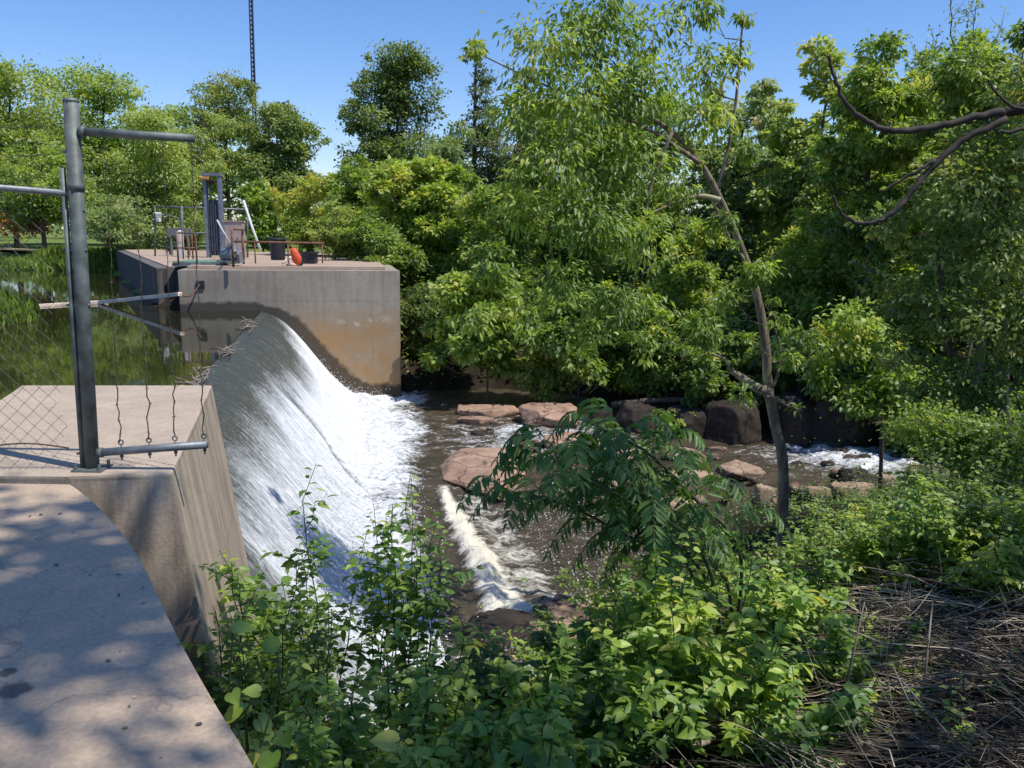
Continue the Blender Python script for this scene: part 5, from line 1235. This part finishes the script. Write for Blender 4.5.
# distant woods closing the horizon
r = np.random.default_rng(19); n = 26000
x = r.uniform(-190, 190, n); yb = 125+r.uniform(-12, 12, n)+np.abs(x)*.08
z = 1+r.random(n)**.8*(9+3*np.sin(x*.11)+2.5*np.sin(x*.31+1))
P = np.stack([x, yb, z], -1); L = np.full(n, .95)*r.uniform(.6, 1.4, n)
o = leafmesh('distant_woods', P, r.normal(size=P.shape), r.normal(0, .6, P.shape)+np.array((.2, -.5, .9)), L, L*.7, .42+.25*np.sin(x*.5)*.5+r.normal(0, .15, n), M['leaf_blue'])
tag(o, 'hazy far-off woods closing the horizon', 'woods', kind='stuff')

# brush pile of dead stalks at lower right
r = np.random.default_rng(29); T = Tubes()
for b_ in range(105):
    yb = r.uniform(2.6, 9.4); xb = r.uniform(1.75+.25*(yb-4), 1.8+.80*yb); ab = r.choice([2.05, 2.6, 2.3, .45, 1.3], p=[.34, .26, .22, .10, .08])+r.normal(0, .3); lift = r.uniform(0, .22)
    tb = r.beta(1.4, 2.0); sp_ = r.uniform(.08, .4)
    for _ in range(r.integers(8, 34)):
        a = ab+r.normal(0, .16); L = r.uniform(.35, 1.5); x = xb+r.normal(0, sp_); y = yb+r.normal(0, sp_)
        p = np.array((x, y, h1(x, y)+.02+lift*.5+r.exponential(.06))); d = np.array((math.cos(a), math.sin(a), 0)); e3 = p+d*L; e3[2] = h1(e3[0], e3[1])+.03+lift+r.exponential(.10)
        k1 = p+(e3-p)*.35+r.normal(0, .03, 3)+np.array((0, 0, .03)); k2 = p+(e3-p)*.7+r.normal(0, .045, 3); rr2 = r.uniform(.0018, .006)
        T.add([p, k1, k2, e3], [rr2, rr2, rr2*.8, rr2*.4], 4, False, np.clip(tb+r.normal(0, .18), 0, 1))
for _ in range(700):
    y = r.uniform(2.6, 9.8); x = r.uniform(1.65+.24*(y-4), 1.7+.78*y); a = r.uniform(0, 6.28); L = r.uniform(.15, .6)
    p = np.array((x, y, h1(x, y)+.02)); e3 = p+np.array((math.cos(a)*L, math.sin(a)*L, r.uniform(0, .25))); T.add([p, (p+e3)/2+r.normal(0, .03, 3), e3], [.0025, .002, .001], 3, False, r.beta(1.3, 2.0))
for _ in range(260):
    y = r.uniform(3.0, 8.6); x = r.uniform(1.9+.28*(y-4), 1.9+.78*y); p = np.array((x, y, h1(x, y))); hh_ = r.uniform(.2, .75); e3 = p+np.array((r.normal(-.1, .25), r.normal(0, .2), hh_))
    T.add([p, (p+e3)/2+r.normal(0, .03, 3), e3], [.004, .003, .0012], 4, False, r.beta(1.5, 2))
    for _ in range(2):
        q3 = p+(e3-p)*r.uniform(.4, .9); T.add([q3, q3+r.normal(0, .08, 3)+np.array((0, 0, .06))], [.002, .001], 3, False, .5)
o = T.build('brush_pile', M['stalk']); tag(o, 'pile of dry dead stalks and twigs on the bank at lower right', 'brush', kind='stuff')
n = 9000; y = r.uniform(2.4, 10, n); x = 1.4+.22*(y-4)+r.random(n)*(.4+.6*y); P = np.stack([x, y, H(x, y)+.015+r.exponential(.02, n)], -1); L = r.uniform(.02, .055, n)
o = leafmesh('leaf_litter', P, r.normal(size=P.shape)*np.array((1, 1, .25)), r.normal(0, .3, P.shape)+np.array((0, 0, 1)), L, L*.6, r.beta(1, 4.5, n), M['stalk'], None, 'diamond'); tag(o, 'dry brown leaf litter under the brush', 'leaf litter', kind='stuff')
for k_, (px, py, lb) in enumerate([(925, 655, 'small bright sprout standing alone in the middle of the brush pile'), (880, 590, 'pale green sprout near the upper left of the brush pile'), (850, 720, 'low leafy sprout at the lower left edge of the brush pile'), (985, 600, 'yellowish sprout at the upper right of the brush pile'), (905, 700, 'leafy sprout just above the thick fallen branch'), (1000, 680, 'leafy sprout by the right edge of the brush pile'), (960, 735, 'low sprout between the two fallen branches'), (845, 640, 'sprout at the left side of the brush pile, above the lower left one'), (945, 615, 'sprout a little above the middle one of the brush pile')]):
    for Yq in np.linspace(2.4, 14, 200):
        p = at(px, py+16, Yq)
        if p[2] < h1(p[0], p[1])+.03: break
    shrub('sprout', lb, p[0], p[1], 4+k_ % 4, .3+.06*(k_ % 4), .14, .065, 'leaf_shrub', 400+k_, group='green sprouts in the brush pile', per=12, tint=.25, side=1, cat='plant')
for k_, (pts, ra, lb) in enumerate([
  ([(690, 745), (760, 722), (840, 712), (940, 690), (1010, 660)], .028, 'thick grey fallen branch lying across the bottom of the brush pile'),
  ([(780, 745), (880, 742), (960, 750), (1060, 742)], .02, 'lower fallen branch at the bottom right corner'),
  ([(770, 500), (850, 560), (930, 610), (1020, 660)], .012, 'long straight dead stalk crossing the brush pile from the upper left'),
  ([(900, 505), (960, 540), (1040, 590)], .014, 'pale dead stalk leaning over the upper right of the brush pile')]):
    P = []
    for a, b in pts:
        lo_, hi_ = 2.2, 14.0
        for Yq in np.linspace(2.4, 14, 120):
            p = at(a, b, Yq)
            if p[2] < h1(p[0], p[1])+.12+ra: break
        P.append(p)
    P = spline(P, 5); P[1:-1] += r.normal(0, .008, P[1:-1].shape); t = Tubes(); t.add(P, np.linspace(ra, ra*.55, len(P)), 8)
    for j in (len(P)//3, len(P)//2, 2*len(P)//3):
        d = r.normal(size=3)*.2+np.array((-.1, .05, .18)); t.add([P[j], P[j]+d*.6, P[j]+d*1.3], [ra*.4, ra*.3, ra*.12], 5)
    tag(t.build('fallen_branch', M['dead']), lb, 'branch', 'fallen branches on the brush pile')
print('VERTS', sum(len(m_.vertices) for m_ in bpy.data.meshes))
